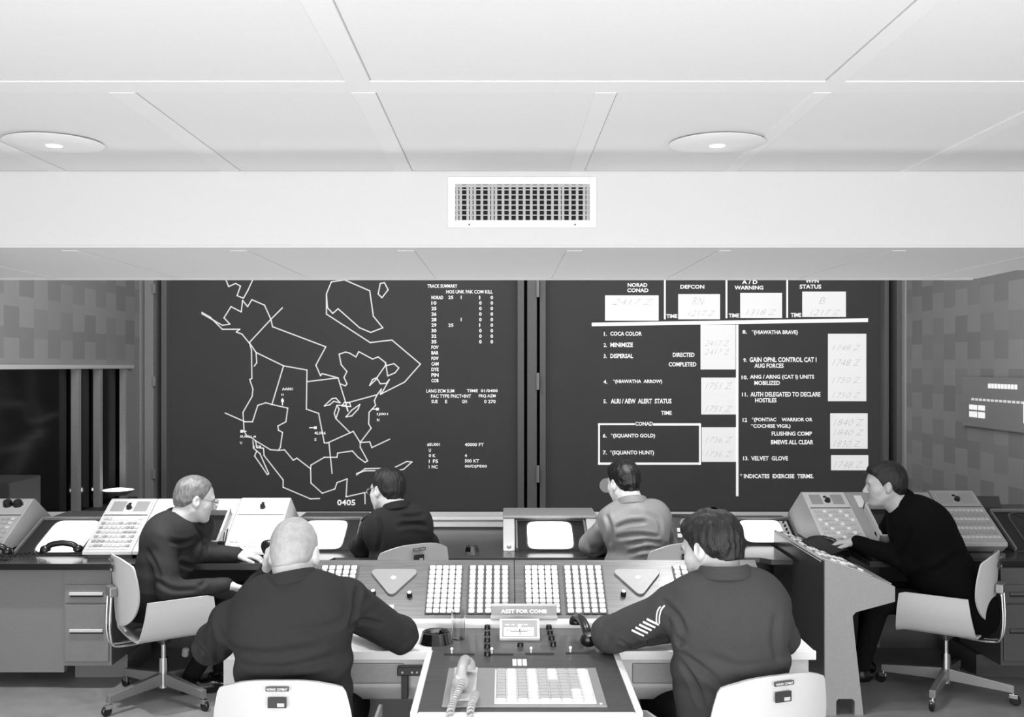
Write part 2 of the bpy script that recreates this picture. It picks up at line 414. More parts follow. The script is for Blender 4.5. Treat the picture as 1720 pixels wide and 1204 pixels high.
for a in (('25',1362,1386,103,119),('1',1421,1425,103,119),('1',1421,1425,208,224),('25',1362,1386,235,251),
          ('LANG ECM SUM',1258,1390,546,562),('TIME  01/0400',1450,1596,546,560),('FAC TYPE FNCT+INT',1280,1470,570,587),('FRQ AZM',1506,1586,570,587),
          ('SUE',1282,1312,596,612),('E',1347,1357,596,612),('GH',1427,1450,596,612),('0 270',1532,1586,596,612),
          ('#SU001',1262,1322,800,816),('40000 FT',1440,1530,800,816),('U',1270,1280,827,843),('0 K',1270,1302,852,868),('4',1440,1450,852,868),
          ('1 FS',1270,1314,878,895),('500 KT',1440,1508,877,893),('1 NC',1270,1312,905,921),('00/DJPE00',1440,1545,904,920),
          ('0405',836,922,1068,1096),('AA001',575,626,538,551),('H',572,582,566,577),('4L006',728,782,746,760),('S',728,738,778,790),
          ('1J001',1024,1076,657,672),('N',1024,1035,684,698),('SU001 #',376,452,764,776),('U',376,386,793,805),('A TCM',438,475,812,824)):
    st_text(m, *a, U1, V1, bold=.02)
for (a, b) in (((577,590),(577,620)),((705,728),(735,728)),((1000,640),(1030,640)),((380,745),(405,745))):
    ribbon(m, (sx(U1(a[0])), sz(V1(a[1]))), (sx(U1(b[0])), sz(V1(b[1]))), .014, SY - .004)
for u, v in ((577,600),(733,728),(1027,640),(384,745)):
    m.box(sx(U1(u)) - .018, sx(U1(u)) + .018, SY - .005, SY - .003, sz(V1(v)) - .018, sz(V1(v)) + .018)
m.build('track_marks', M_text, t)

# ---------------------------------------------------------------- projected status board
U2 = lambda u: 880 + u / 2.6875
V2 = lambda v: 460 + v / 2.6875
t = thing('status_board_screen', 'large dark projection screen on the right listing alert status in white lettering', 'screen', (0, 0, 0))
MB().box(sx(915), sx(1480), SY, SY + .03, sz(858), 4.2).build('screen_surface', M_screen, t)
def rect(mb, u0, u1, v0, v1, y=SY - .003):
    mb.box(sx(U2(u0)), sx(U2(u1)), y - .001, y, sz(V2(v1)), sz(V2(v0)))
fields = [(366,608,97,211),(696,885,91,205),(976,1165,86,199),(1256,1453,80,194),(797,955,229,431),(800,958,468,634),(802,960,692,848),
          (1372,1545,270,574),(1382,1551,629,789),(1386,1554,818,886)]
for f in fields:
    m = MB(); rect(m, *f); m.build('white_field', M_boxw, t)
m = MB()
for a in ((632,640,15,205),(910,918,15,200),(1184,1192,15,198),(957,968,229,1003),(335,343,676,858),(335,500,674,682),(583,798,674,684),(335,798,851,861),(790,799,676,860)): rect(m, *a)
T0 = [(306,222,1552,200,17)]
m.bm.faces.new([m.bm.verts.new(p) for p in ((sx(U2(306)), SY - .0035, sz(V2(236))), (sx(U2(1553)), SY - .0035, sz(V2(217))), (sx(U2(1553)), SY - .0035, sz(V2(200))), (sx(U2(306)), SY - .0035, sz(V2(220))))])
m.build('ruled_lines', M_text, t)
m = MB()
TX = [('NORAD',468,557,41,59),('CONAD',466,562,65,83),('DEFCON',706,814,49,67),('A / D',984,1054,28,46),('WARNING',950,1080,53,71),('WPN',1270,1330,23,40),('STATUS',1244,1342,48,67),
 ('TIME',643,692,182,199),('TIME',924,972,179,197),('TIME',1204,1252,176,195),
 ('1.',361,374,262,280),('COCA COLOR',390,532,260,279),('2.',360,374,312,330),('MINIMIZE',390,492,310,330),('3.',360,374,362,380),('DISPERSAL',390,493,360,380),
 ('DIRECTED',672,770,355,375),('COMPLETED',653,778,398,418),('4.',359,376,478,496),('*(HIAWATHA  ARROW)',402,624,476,497),
 ('5.',359,374,566,584),('ALRI / AEW  ALERT  STATUS',392,666,563,585),('TIME',619,667,618,636),('CONAD',502,582,667,685),
 ('6.',356,374,721,739),('*(SQUANTO GOLD)',392,592,720,743),('7.',356,374,797,815),('*(SQUANTO HUNT)',388,587,796,820),
 ('8.',986,1006,253,270),('*(HIAWATHA BRAVE)',1028,1236,253,277),('9.',990,1006,380,398),('GAIN OPNL CONTROL CAT I',1018,1320,376,398),('AUG FORCES',1040,1172,404,424),
 ('10.',982,1010,458,476),('ANG / ARNG (CAT I) UNITS',1020,1310,455,478),('MOBILIZED',1040,1155,482,502),
 ('11.',984,1010,535,553),('AUTH DELEGATED TO DECLARE',1022,1338,532,554),('HOSTILES',1043,1140,560,580),
 ('12',987,1007,650,668),('*(PONTIAC    WARRIOR OR',1028,1302,648,670),('*COCHISE VIGIL)',1024,1203,677,699),('FLUSHING COMP',1118,1300,711,730),('BMEWS ALL CLEAR',1115,1306,749,769),
 ('13.',989,1014,823,841),('VELVET  GLOVE',1025,1192,822,842),('* INDICATES  EXERCISE  TERMS.',975,1307,902,922)]
PARTN = 'status_line'
for a in TX: st_text(m, *a, U2, V2, bold=.028)
PARTN, PARTM = 'handwritten_time', M_hand
for a in (('2417 Z',400,585,112,140),('RN',760,815,105,140),('1217 Z',740,865,165,190),('1318 Z',1000,1140,160,186),('B',1330,1360,105,135),('1217 Z',1290,1430,160,186),
          ('2417 Z',815,930,300,325),('2417 Z',815,930,340,365),('1751 Z',818,940,490,520),('1751 Z',818,940,595,622),('1736 Z',818,940,735,762),('1736 Z',818,940,800,825),
          ('1748 Z',1390,1520,320,345),('1748 Z',1390,1520,385,415),('1750 Z',1390,1520,465,492),('1750 Z',1390,1520,535,560),('1840 Z',1395,1535,655,684),('1840 Z',1395,1535,702,728),('1830 Z',1395,1520,752,780),('1748 Z',1398,1530,845,875)):
    st_text(m, *a, U2, V2, y=SY - .006, bold=-.012, shear=.4)
m = MB().lathe([(0, 0), (.098, 0), (.098, .004), (0, .004)], MX((sx(1019), SY - .004, sz(815)), rx=90), 32); e = m.build('round_emblem', mat('projected_grey_emblem', 150, .8, emit=.14), t)

# projected strip on the right tile wall
t = thing('wall_display', 'small glossy projected readout panel on the right tiled wall', 'display', (RX - .03, 0, 0))
y0 = (RX) * F / (1622 - CX); y1_ = 9.9
MB().box(-.01, .0, y1_, y0, 1.10, 1.66).build('panel', mat('readout_panel_face', 150, .4), t)
m = MB()
zz = lambda y, d: H - (y - CY) * d / F
for (yy, d0, d1, za, zb) in ((0, 11.15, 11.33, 1.205, 1.27), (0, 11.15, 11.33, 1.29, 1.345), (0, 10.97, 11.12, 1.205, 1.27), (0, 10.97, 11.12, 1.29, 1.345)):
    m.box(-.016, -.011, d0, d1, za, zb)
for i in range(9): m.box(-.016, -.011, 10.28 + i * .07, 10.33 + i * .07, 1.54, 1.59)
m.box(-.016, -.011, 9.9, 10.15, 1.2, 1.42)
m.build('bright_marks', M_text, t)
m = MB()
for i in range(14): m.box(-.015, -.011, 10.05 + i * .09, 10.11 + i * .09, 1.395, 1.42)
m.build('lettering', M_line, t)

# ---------------------------------------------------------------- vent and downlights
t = thing('air_vent', 'white framed air grille with crossing louvers in the middle of the soffit', 'vent', (0, 0, 0))
X0, X1, Z1, Z0 = (752 - CX) / 303, (1002 - CX) / 303, H + (CY - 297) / 303, H + (CY - 383) / 303
x0, x1, z1, z0 = (765 - CX) / 303, (990 - CX) / 303, H + (CY - 310) / 303, H + (CY - 370) / 303
yb = SD
m = MB()
for b_ in ((X0, x0, Z0, Z1), (x1, X1, Z0, Z1), (x0, x1, Z0, z0), (x0, x1, z1, Z1)): m.box(b_[0], b_[1], yb - .012, yb, b_[2], b_[3], .002)
m.build('frame', M_ceil2, t)
MB().box(x0, x1, yb - .002, yb - .0005, z0, z1).build('backing', M_blackm, t)
m = MB()
for k in range(6):
    z = z0 + (z1 - z0) * (k + .95) / 7; m.box(x0, x1, yb - .011, yb - .008, z - .003, z + .003)
m.box(x0, x1, yb - .011, yb - .003, z1 - .016, z1 - .004)
m.build('slat', M_lgrey, t)
m = MB()
for k in range(38):
    if k in (2, 6, 8, 12, 14, 16, 18, 20, 22, 24, 26, 28, 31, 33, 35): continue
    x = x0 + (x1 - x0) * (k + .5) / 38; m.box(x - .0072, x + .0072, yb - .008, yb - .0035, z0, z1)
m.build('louver', M_lgrey, t)
for xx in (X0 + .12, X1 - .12):
    MB().lathe([(0, 0), (.005, 0), (.004, .003), (0, .004)], MX((xx, yb - .0115, Z0 + .018), rx=90), 10).build('screw', M_dgrey, t)
for nm, xx, lab in (('a', -2.16, 'round white pinhole ceiling downlight near the left edge of the room'), ('b', 1.03, 'round white pinhole ceiling downlight to the right of the air grille')):
    t = thing('ceiling_downlight', lab, 'light', (xx, 4.79, CZ), group='round pinhole downlights')
    MB().lathe([(.036, -.020), (.10, -.020), (.222, -.013), (.228, -.009), (.222, -.006), (.2, -.004), (.2, -.0), (.036, -.002), (.036, -.020)], n=56).build('cover_disc', M_ceil2, t, True)
    MB().lathe([(0, -.0215), (.036, -.0215), (.036, -.016), (0, -.016)], n=24).build('lens', M_lamp, t)

# ================================================================ near console
def slope(y):
    lo, hi = 0., 1.
    for _ in range(30):
        t_ = (lo + hi) / 2; yy = CY + F * (H - (.76 + .18 * t_)) / (4.01 + .31 * t_)
        if yy > y: lo = t_
        else: hi = t_
    return t_
SLA = math.atan2(.18, .31)
SLL = math.hypot(.18, .31)
def SM(x, t_, h=0):   # matrix with local x along X, y up the slope, z out of the slope
    return Matrix.Translation((x, 4.01 + .31 * t_ - math.sin(SLA) * h, .76 + .18 * t_ + math.cos(SLA) * h)) @ Matrix.Rotation(SLA, 4, 'X')
CX0, CX1, CXM = -.985, 1.093, .048
def key_mesh(wx, wy, h, name='key_cap', top=.8):
    m = MB(); v = [(-wx/2,-wy/2,0),(wx/2,-wy/2,0),(wx/2,wy/2,0),(-wx/2,wy/2,0)]
    m.box(-wx/2, wx/2, -wy/2, wy/2, 0, h, min(wx, wy) * .14, seg=1)
    bmesh.ops.recalc_face_normals(m.bm, faces=m.bm.faces)
    me = bpy.data.meshes.new(name); m.bm.to_mesh(me); m.bm.free(); return me
def put_keys(parent, me, mats, Ms, name='key'):
    out = []
    for i, Mx in enumerate(Ms):
        mm = mats(i) if callable(mats) else mats
        k = (me.name, mm.name)
        if k not in KM:
            c = me.copy(); c.materials.clear(); c.materials.append(mm); KM[k] = c
        o = bpy.data.objects.new(name, KM[k]); COL.objects.link(o); o.parent = parent; o.matrix_local = Mx; out.append(o)
    return out
KM = {}
keyN = key_mesh(.0242, .0232, .010)
def console_unit(label, xa, xb, blocks, speaker_x, knobs, label_plate):
    t = thing('console_unit', label, 'console', (0, 0, 0), group='sloped wooden console units')
    m = MB().prism([(4.01, .745), (4.32, .925), (4.33, .925), (4.33, .25), (4.10, .25), (4.06, .70), (4.01, .73)], xa, xb, 'x')
    m.build('cabinet', M_grey2, t)
    Mb = MB(); Mb.box(xa, xb, 0, SLL, -.014, 0, .0015, M=SM(0, 0)); Mb.build('sloped_panel', M_wood, t)
    first = 0; stuff = MB()
    for bi, (bx0, bx1, parts) in enumerate(blocks):
        t0, t1 = slope(1032), slope(951.5)
        mb = MB().box(bx0 - .004, bx1 + .004, t0 * SLL, t1 * SLL, 0, .003, M=SM(0, 0)); plate = mb.build('key_block', M_keybase, t)
        Ms = []
        for r_ in range(10):
            for c in range(5):
                tx = bx0 + (bx1 - bx0) * (c + .5) / 5; ty = t0 + (t1 - t0) * (r_ + .5) / 10
                Ms.append(SM(tx, ty, .003))
        if parts: put_keys(plate, keyN, M_key, Ms)
        else:
            for Mx in Ms: stuff.add_mesh(keyN, Mx)
    o = stuff.build('keys', M_key, t); o['kind'] = 'stuff'
    # speaker plate: rounded triangle
    tx = slope(973); c = SM(speaker_x, tx, .004)
    pts = []
    for (cxp, cyp, a0, a1) in ((-.076, .036, 90, 205), (0, -.078, 205, 335), (.076, .036, -25, 90)):
        for k in range(7):
            a = R(a0 + (a1 - a0) * k / 6) if a0 < a1 else R(a0 + (a1 + 360 - a0) * k / 6)
            pts.append((cxp + .02 * math.cos(a), cyp + .02 * math.sin(a)))
    MB().prism(pts, -.004, .006, 'z', M=c, bev=.0015).build('speaker_plate', M_plateg, t)
    MB().lathe([(0, .012), (.004, .012), (.0045, .0085), (.010, .0085), (.0115, .007), (.0115, .006), (0, .006)], c, 18).build('speaker_knob', M_white, t)
    for kx, ky in knobs:
        k = MB().lathe([(0, .022), (.010, .021), (.011, .018), (.012, 0), (0, 0)], SM(kx, slope(ky)), 16).build('knob', M_black, t, True)
        MB().lathe([(0, .0235), (.0085, .0225), (.009, .020), (0, .020)], SM(kx, slope(ky)), 16).build('knob_cap', M_alu, k)
    for i in range(3): MB().box(label_plate + i * .021, label_plate + i * .021 + .018, slope(1033) * SLL, slope(1016) * SLL, 0, .002, M=SM(0, 0)).build('label_strip', M_paper, t)
    return t
fx = lambda x, y: (x - CX) / (F / (4.01 + .31 * slope(y)))
bx = lambda a, b: (fx(a, 951.5), fx(b, 951.5))
console_unit('sloped wooden console half on the left with lit key blocks and pale triangular speaker plate', CX0, CXM - .0015,
    [(*bx(722, 777), True), (*bx(788, 855), True), (*bx(541, 602), False), (*bx(474, 533), False)], fx(661, 973), [(fx(688, 1001), 1001), (fx(627, 998), 998)], fx(636, 1024))
console_unit('sloped wooden console half on the right with lit key blocks and pale triangular speaker plate', CXM + .0015, CX1,
    [(*bx(881, 936), True), (*bx(946, 1010), True), (*bx(1129, 1190), False), (*bx(1197, 1258), False)], fx(1071, 971), [(fx(1047, 999), 999), (fx(1113, 1000), 1000)], fx(1073, 1024))
# end trim strips
t = thing('console_desk', 'long pale operator desk with walnut telephone shelf between the two near men', 'desk', (0, 0, 0))
DT = .74
EX0, EX1 = -.263, .404
MB().box(-1.04, EX0, 3.64, 3.955, DT - .028, DT - .001, .003).build('desktop', M_white, t)
MB().box(EX1, 1.141, 3.64, 3.955, DT - .028, DT - .001, .003).build('desktop', M_white, t)
m = MB().box(EX0, EX1, 2.99, 3.955, DT - .026, DT, .002); m.build('walnut_shelf', M_wood2, t)
m = MB().box(EX0 - .016, EX0 + .006, 2.985, 3.64, DT - .05, DT + .004, .003); m.build('edge_trim', M_trim, t)
m = MB().box(EX1 - .006, EX1 + .016, 2.985, 3.64, DT - .05, DT + .004, .003); m.build('edge_trim', M_trim, t)
m = MB().box(EX0 + .006, EX1 - .006, 2.962, 2.99, DT - .05, DT + .004, .006); m.build('edge_trim', M_trim, t)
m = MB().box(-1.04, EX0 - .016, 3.625, 3.64, DT - .03, DT + .003, .003); m.build('edge_trim', M_trim, t)
m = MB().box(EX1 + .016, 1.141, 3.625, 3.64, DT - .03, DT + .003, .003); m.build('edge_trim', M_trim, t)
m = MB().tube([(-1.04, 3.975, DT + .012), (1.141, 3.975, DT + .012)], .020, 16).box(-1.04, 1.141, 3.955, 4.01, DT - .03, DT + .012); m.build('front_rail', M_white, t, True)
for a, b in ((-1.03, EX0 - .02), (EX1 + .02, 1.12)):
    m = MB().prism([(3.66, .71), (3.66, .60), (3.72, .535), (3.98, .535), (3.98, .71)], a, b, 'x', bev=.008); f = m.build('fascia', M_lgrey, t, True)
    MB().box(a + .05, a + .3, 3.653, 3.662, .615, .69, .006).build('panel_door', M_grey, f)
    MB().box(b - .33, b - .08, 3.653, 3.662, .615, .69, .006).build('panel_door', M_grey, f)
MB().box(.98, 1.125, 3.656, 4.2, .40, .709, .01).build('end_cabinet', M_lgrey, t)
MB().box(EX0 + .08, EX1 - .08, 3.08, 3.3, 0, DT - .03, .01).build('pedestal', M_dgrey, t)
MB().box(-1.0, -.94, 3.75, 4.3, 0, .54, .01).build('leg', M_dgrey, t); MB().box(1.05, 1.11, 3.75, 4.3, 0, .40, .01).build('leg', M_dgrey, t)
MB().box(-.97, 1.06, 4.12, 4.30, .0, .60).build('modesty_panel', M_dgrey, t)
m = MB().box(-.385, -.29, 3.615, 3.652, .655, .685, .003).box(-.37, -.345, 3.62, 3.652, .57, .655, .003)
jb = m.build('jack_box', M_black, t)
for jx in (-.365, -.33, -.312): MB().lathe([(0, 0), (.005, 0), (.004, .004), (0, .004)], MX((jx, 3.613, .67), rx=90), 10).build('jack', M_steel, jb)

def on(x, y, z=DT):   # point on the desk plane at the pixel
    d = F * (H - z) / (y - CY); return Vector(((x - CX) * d / F, d, z))
# knobs and switches on the shelf
for (x, y) in ((818.5, 1056), (818.5, 1066), (818.5, 1077), (818.5, 1088), (818.5, 1101), (922, 1056), (924, 1065), (926.5, 1074), (929, 1084), (874, 1085)):
    p = on(x, y); k = MB().lathe([(0, .016), (.0095, .016), (.011, .014), (.012, 0), (0, 0)], MX(p), 14).build('control_knob', M_black, t, True)
for (x, y, xa, xb) in ((759, 1094, 746, 797), (826, 1094, 818, 862), (892, 1093, 882, 930), (958, 1092, 950, 990)):
    p = on(x, y + 4); a = on(xa, y + 5); b = on(xb, y + 5)
    s = MB().box(a.x, b.x, a.y - .009, a.y + .009, DT, DT + .0025).build('switch_slot', M_bez, t)
    MB().tube([(p.x, p.y, DT), (p.x, p.y - .004, DT + .016)], .0035, 8).lathe([(0, -.006), (.004, -.005), (.006, 0), (.004, .005), (0, .006)], MX((p.x, p.y - .004, DT + .019)), 10).build('lever', M_white, s, True)
for i in range(3):
    a = on(861 + i * 8.6, 1118.5); b = on(867 + i * 8.6, 1107.5); MB().box(a.x, a.x + .0145, a.y, b.y, DT, DT + .002).build('label_strip', M_paper, t)

# meter / dial box
t = thing('panel_meter', 'small pale framed dial meter standing on the walnut shelf under the nameplate', 'meter', (0, 0, 0))
p = on(873, 1076)
Mm = MX((p.x, p.y, DT), rx=-58)
MB().box(-.074, .074, .0, .082, -.0, .0, 0).bm.free()
MB().prism([(0, 0), (0, .006), (.07, .062), (.085, .062), (.085, 0)], -.076, .076, 'x', bev=.002, M=Matrix.Translation(p)).build('housing', M_lgrey, t)
fa = math.atan2(.056, .07)
FM = Matrix.Translation(p + Vector((0, 0, .006))) @ Matrix.Rotation(fa, 4, 'X')
m = MB()
for b_ in ((-.076, -.067, 0, .09), (.067, .076, 0, .09), (-.067, .067, 0, .008), (-.067, .067, .084, .09)): m.box(b_[0], b_[1], b_[2], b_[3], 0, .005, .001, M=FM)
m.build('frame', M_trim, t)
MB().box(-.067, .067, .008, .084, 0, .002, M=FM).build('dial_face', M_grey, t)
MB().box(-.06, .055, .012, .052, .002, .004, M=FM).build('dial_scale', M_paper, t)
m = MB().box(-.035, .03, .031, .033, .004, .005, M=FM)
for i in range(12): m.box(-.05 + i * .008, -.048 + i * .008, .036, .042 - .002 * (i % 2), .004, .005, M=FM)
m.box(.0, .002, .018, .045, .004, .0055, M=FM)
m.build('needle_marks', M_dgrey, t)
m = MB()
for i, wd in enumerate((.016, .012, .02, .014)): m.box(-.055 + i * .024, -.055 + i * .024 + wd, .062, .067, .002, .003, M=FM)
m.build('caption', M_paper, t)
MB().lathe([(0, .0), (.007, 0), (.006, .004), (0, .005)], FM @ Matrix.Translation((0, .057, .002)), 12).build('adjusting_screw', M_trim, t)

t = thing('nameplate', 'grey desk nameplate reading ASST FOR COMB, leaning at the foot of the console', 'nameplate', (0, 0, 0))
na, nb = (824 - CX) * 3.985 / F, (936 - CX) * 3.985 / F
MN = Matrix.Translation((0, 3.965, .777)) @ Matrix.Rotation(R(-12), 4, 'X')
MB().box(na, nb, -.006, .03, -.004, .010, .002, M=MN).build('holder_base', M_lgrey, t)
MB().box(na + .003, nb - .003, 0, .004, .008, .046, .0008, M=MN).build('plate', M_grey, t)
MB().box(na, nb, -.001, .006, .046, .056, .001, M=MN).build('top_rail', M_lgrey, t)
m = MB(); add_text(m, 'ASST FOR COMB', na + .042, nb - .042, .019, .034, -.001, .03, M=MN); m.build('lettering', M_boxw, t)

# telephone key panel on the shelf with its grey handset
t = thing('telephone_key_panel', 'pale telephone key panel with rows of small keys set in the walnut shelf', 'telephone', (0, 0, DT))
MB().box(-.187, .318, 3.03, 3.415, 0, .006, .002).build('panel_plate', M_plateg, t)
KX0, KX1, KY0, KY1 = -.023, .283, 3.055, 3.385
bed = MB().box(KX0 - .004, KX1 + .004, KY0 - .004, KY1 + .004, .006, .0085).build('key_block', M_keyw, t)
kme = key_mesh(.0315, .0235, .006, 'panel_key')
def pm(i):
    c = i % 9; r_ = i // 9
    if r_ == 0: return M_keyw
    if c in (1, 3) or (c == 5 and r_ > 6) or (c == 7 and r_ < 4) or c == 8: return M_keyw
    return M_keyg
put_keys(bed, kme, pm, [Matrix.Translation((KX0 + (KX1 - KX0) * (c + .5) / 9, KY0 + (KY1 - KY0) * (r_ + .5) / 11, .0085)) for r_ in range(11) for c in range(9)])
MB().lathe([(0, .009), (.004, .008), (.005, .006), (0, .006)], MX((.30, 3.05, 0)), 10).build('screw', M_white, t)
MB().box(-.165, -.085, 3.07, 3.40, .006, .014, .003).build('handset_cradle', M_lgrey, t)

def handset(label, M, mm, group=None, cord=None, cordmat=None, cr=.0035, cw=.008, turns=18):
    """telephone handset lying along local y, caps facing -z"""
    t = thing('telephone_handset', label, 'telephone handset', (0, 0, 0), group=group)
    t.matrix_world = M
    pts = smoothpath([(0, -.085, .012), (0, -.06, .034), (0, 0, .044), (0, .06, .034), (0, .085, .012)], 6)
    m = MB(); m.tube(pts, [.017 + .0 * i for i in range(len(pts))], 14)
    m.build('grip', mm, t, True)
    m = MB().lathe([(0, .026), (.016, .024), (.027, .012), (.031, -.006), (.028, -.014), (0, -.012)], MX((0, -.09, .008), rx=14), 22); m.build('mouthpiece', mm, t, True)
    m = MB().lathe([(0, .024), (.016, .022), (.026, .012), (.029, -.004), (.026, -.012), (0, -.010)], MX((0, .09, .008), rx=-14), 22); m.build('earpiece', mm, t, True)
    if cord:
        inv = M.inverted(); MB().tube([inv @ p for p in coil(cord, turns, cw)], cr, 6).build('coiled_cord', cordmat or mm, t, True)
    return t
def at(p, rz=0, rx=0, ry=0): return Matrix.Translation(p) @ Euler((R(rx), R(ry), R(rz))).to_matrix().to_4x4()
handset('light grey telephone handset lying on the pale key panel of the walnut shelf', at((-.128, 3.235, DT + .034), rz=176) , M_lightphone,
        cord=[(-.128, 3.12, DT + .05), (-.140, 3.06, DT + .035), (-.152, 3.0, DT + .022), (-.158, 2.93, DT + .0), (-.158, 2.90, DT - .12)], turns=20, cw=.009, cr=.0035)
t = tag(MB().tube(coil([(-.085, 3.10, DT + .02), (-.088, 3.045, DT + .024), (-.095, 2.99, DT + .022), (-.098, 2.93, DT - .0), (-.098, 2.90, DT - .12)], 18, .009), .0035, 6).build('coiled_cord', M_lightphone, None, True),
    'second light grey coiled cord hanging over the front edge of the walnut shelf', 'cord')
p = on(983, 1080)
handset('black telephone handset with coiled cord lying to the right of the dial meter', at((p.x - .008, p.y + .045, DT + .030), rz=10, rx=7) , M_black,
        cord=[(p.x + .0, p.y + .0, DT + .04), (p.x + .03, p.y - .01, DT + .045), (p.x + .07, p.y - .03, DT + .03), (p.x + .12, p.y - .06, DT + .02)], turns=16, cw=.009, cr=.003)

def ashtray(label, p, r, mm=M_black):
    o = MB().lathe([(0, .006), (r * .62, .006), (r * .70, r * .55), (r * .76, r * .62), (r * .80, r * .60), (r, .0), (0, 0)], MX(p), 32).build('ashtray', M_ash, None, True)
    return tag(o, label, 'ashtray', 'glossy black ashtrays')
M_ash = mat('glossy_black_ceramic', 12, .06, spec=1.0, coat=1.0)
ashtray('large shiny black ashtray beside the left elbow-rest of the walnut shelf', on(732.5, 1078), .066)
t = thing('drinking_glass', 'clear straight drinking glass behind the large black ashtray', 'glass', on(770, 1072))
MB().lathe([(0, .002), (.022, .002), (.026, .105), (.0275, .105), (.024, 0), (0, 0)], n=28).build('tumbler', M_glass, t, True)

# ================================================================ far desk and its equipment
FD = .70
t = thing('desk', 'long dark-topped command desk running in front of the parapet', 'desk', (0, 0, 0))
m = MB().prism([(-3.4, 5.44), (-1.0, 5.44), (-.95, 5.62), (1.45, 5.62), (1.5, 5.56), (1.62, 5.56), (1.62, 6.04), (2.03, 6.04), (2.03, 5.52), (3.9, 5.52), (3.9, 6.6), (-3.4, 6.6)], FD - .03, FD, 'z', bev=.003)
m.build('worktop', M_counter, t)
MB().box(-3.35, 3.85, 6.3, 6.5, 0, FD - .03).build('modesty_panel', M_dgrey, t)
MB().box(-3.4, -1.0, 5.432, 5.44, FD - .032, FD + .001, .001).build('edge_band', M_black, t)
MB().box(2.03, 3.9, 5.512, 5.52, FD - .032, FD + .001, .001).build('edge_band', M_black, t)
MB().box(-3.35, -3.30, 5.6, 6.2, 0, .1).build('foot', M_dgrey, t); MB().box(-3.35, -2.425, 5.50, 5.54, .09, FD - .03).build('front_panel', M_grey2, t)
MB().box(1.95, 2.25, 5.95, 6.2, .1, FD - .03).build('support_panel', M_dgrey, t)
def drawer_unit(label, x0, x1, m_, yf=5.48, hs=(.62, .50, .10)):
    t = thing('drawer_unit', label, 'cabinet', (0, 0, 0))
    MB().box(x0, x1, yf, yf + .5, .13, FD - .032, .004).build('body', m_, t)
    MB().box(x0 - .03, x1 + .005, yf + .22, yf + .6, 0, .13).build('plinth', m_, t)
    z = FD - .10
    for zt, zb, zh in ((.58, .478, .527), (.472, .157, .325)):
        d = MB().box(x0 + .012, x1 - .012, yf - .012, yf, zb, zt, .004).build('drawer', m_, t)
        MB().box(x0 + .04, x1 - .04, yf - .026, yf - .012, zh - .004, zh + .014, .004).build('drawer_handle', M_lgrey if m_ is M_grey2 else M_dgrey, d)
        MB().box(x0 + .042, x1 - .042, yf - .0135, yf - .0122, zh - .014, zh - .004).build('handle_recess', M_blackm, d)
    return t
drawer_unit('grey steel two-drawer pedestal under the left desk end behind the left chair', -2.42, -2.155, M_grey2)
drawer_unit('dark steel two-drawer pedestal under the right desk end behind the right chair', 2.74, 3.2, M_dgrey)

def shell_side(m, xa, xb, zf, zt, zb=FD + .03, yf=5.58, yt=6.0, yr=6.3):
    return m.prism([(yf, zf - .02), (yf, zf), (yt, zt), (yt + .02, zt), (yr, zf + .06), (yr, zb), (yf + .06, zb)], xa, xb, 'x', bev=.003)
smallkey = key_mesh(.0215, .021, .007, 'small_key')
def keypad_console(label, xa, xb, zf, zt, m_body, keys, cols=9, rws=7, hand=True, dials=False, group='sloped keypad consoles on the long desk', key_frac=.66, mtop=None, zb=None):
    t = thing('keypad_console', label, 'console', (0, 0, 0), group=group)
    shell_side(MB(), xa, xb, zf, zt, zb or FD + .03).build('housing', m_body, t)
    if not zb: MB().box(xa + .02, xb - .004, 5.60, 5.95, FD, FD + .028).build('base_block', M_dgrey, t)
    ang = math.atan2(zt - zf, .42); L = math.hypot(zt - zf, .42)
    S = Matrix.Translation((0, 5.58, zf + .0005)) @ Matrix.Rotation(ang, 4, 'X')
    k0 = L * key_frac
    MB().box(xa + .014, xb - .014, k0 + .012, L - .012, 0, .003, .001, M=S).build('upper_plate', mtop or m_body, t)
    MB().box(xa + .008, xb - .008, k0 + .004, k0 + .008, 0, .002, M=S).build('seam_strip', M_dgrey, t)
    bed = MB().box(xa + .016, xb - .016, .014, k0 - .004, 0, .003, M=S).build('key_bed', mtop or m_body, t)
    Ms = []; wd = xb - xa - .044
    for r_ in range(rws):
        for c in range(cols):
            Ms.append(S @ Matrix.Translation((xa + .022 + wd * (c + .5) / cols, .022 + (k0 - .036) * (r_ + .5) / rws, .003)))
    put_keys(bed, smallkey, keys, Ms)
    cxm = (xa + xb) / 2
    if dials:
        for dx in (-.125, -.065):
            MB().lathe([(0, .03), (.022, .03), (.026, .02), (.029, .004), (.029, 0), (0, 0)], S @ Matrix.Translation((xb + dx + .0, (k0 + L) / 2 + .02, .002)), 24).build('dial_knob', M_black, t, True)
    elif hand:
        kn = MB().lathe([(0, .02), (.014, .02), (.017, .004), (.017, 0), (0, 0)], S @ Matrix.Translation((cxm + .0, (k0 + L) / 2 - .012, .002)), 18).build('dial_knob', M_black, t, True)
        MB().box(cxm - .015, cxm + .002, (k0 + L) / 2 + .022, (k0 + L) / 2 + .034, .003, .01, .002, M=S).build('pointer', M_black, t)
        for a, b in ((xa + .03, cxm - .03), (cxm + .03, xb - .03)):
            MB().box(a, b, k0 + .04, L - .03, .003, .0045, M=S).build('card_holder', M_keyd if m_body is not M_lit else M_lgrey, t)
    return t
M_lit = mat('lit_console_enamel', 226, .45)  # paler enamel: strong light on this one console put into its colour
def kmix(i): return (M_keyg, M_keyg, M_keyd, M_keyg, M_keyd)[(i * 7 + i // 5) % 5]
def krow(i): return M_key if i // 9 == 6 and 1 < i % 9 < 8 else kmix(i)
keypad_console('grey sloped keypad console at the far left edge with two big black dials', -3.14, -2.83, .742, .98, M_grey, lambda i: M_key if i in (47, 55) else kmix(i), dials=True)
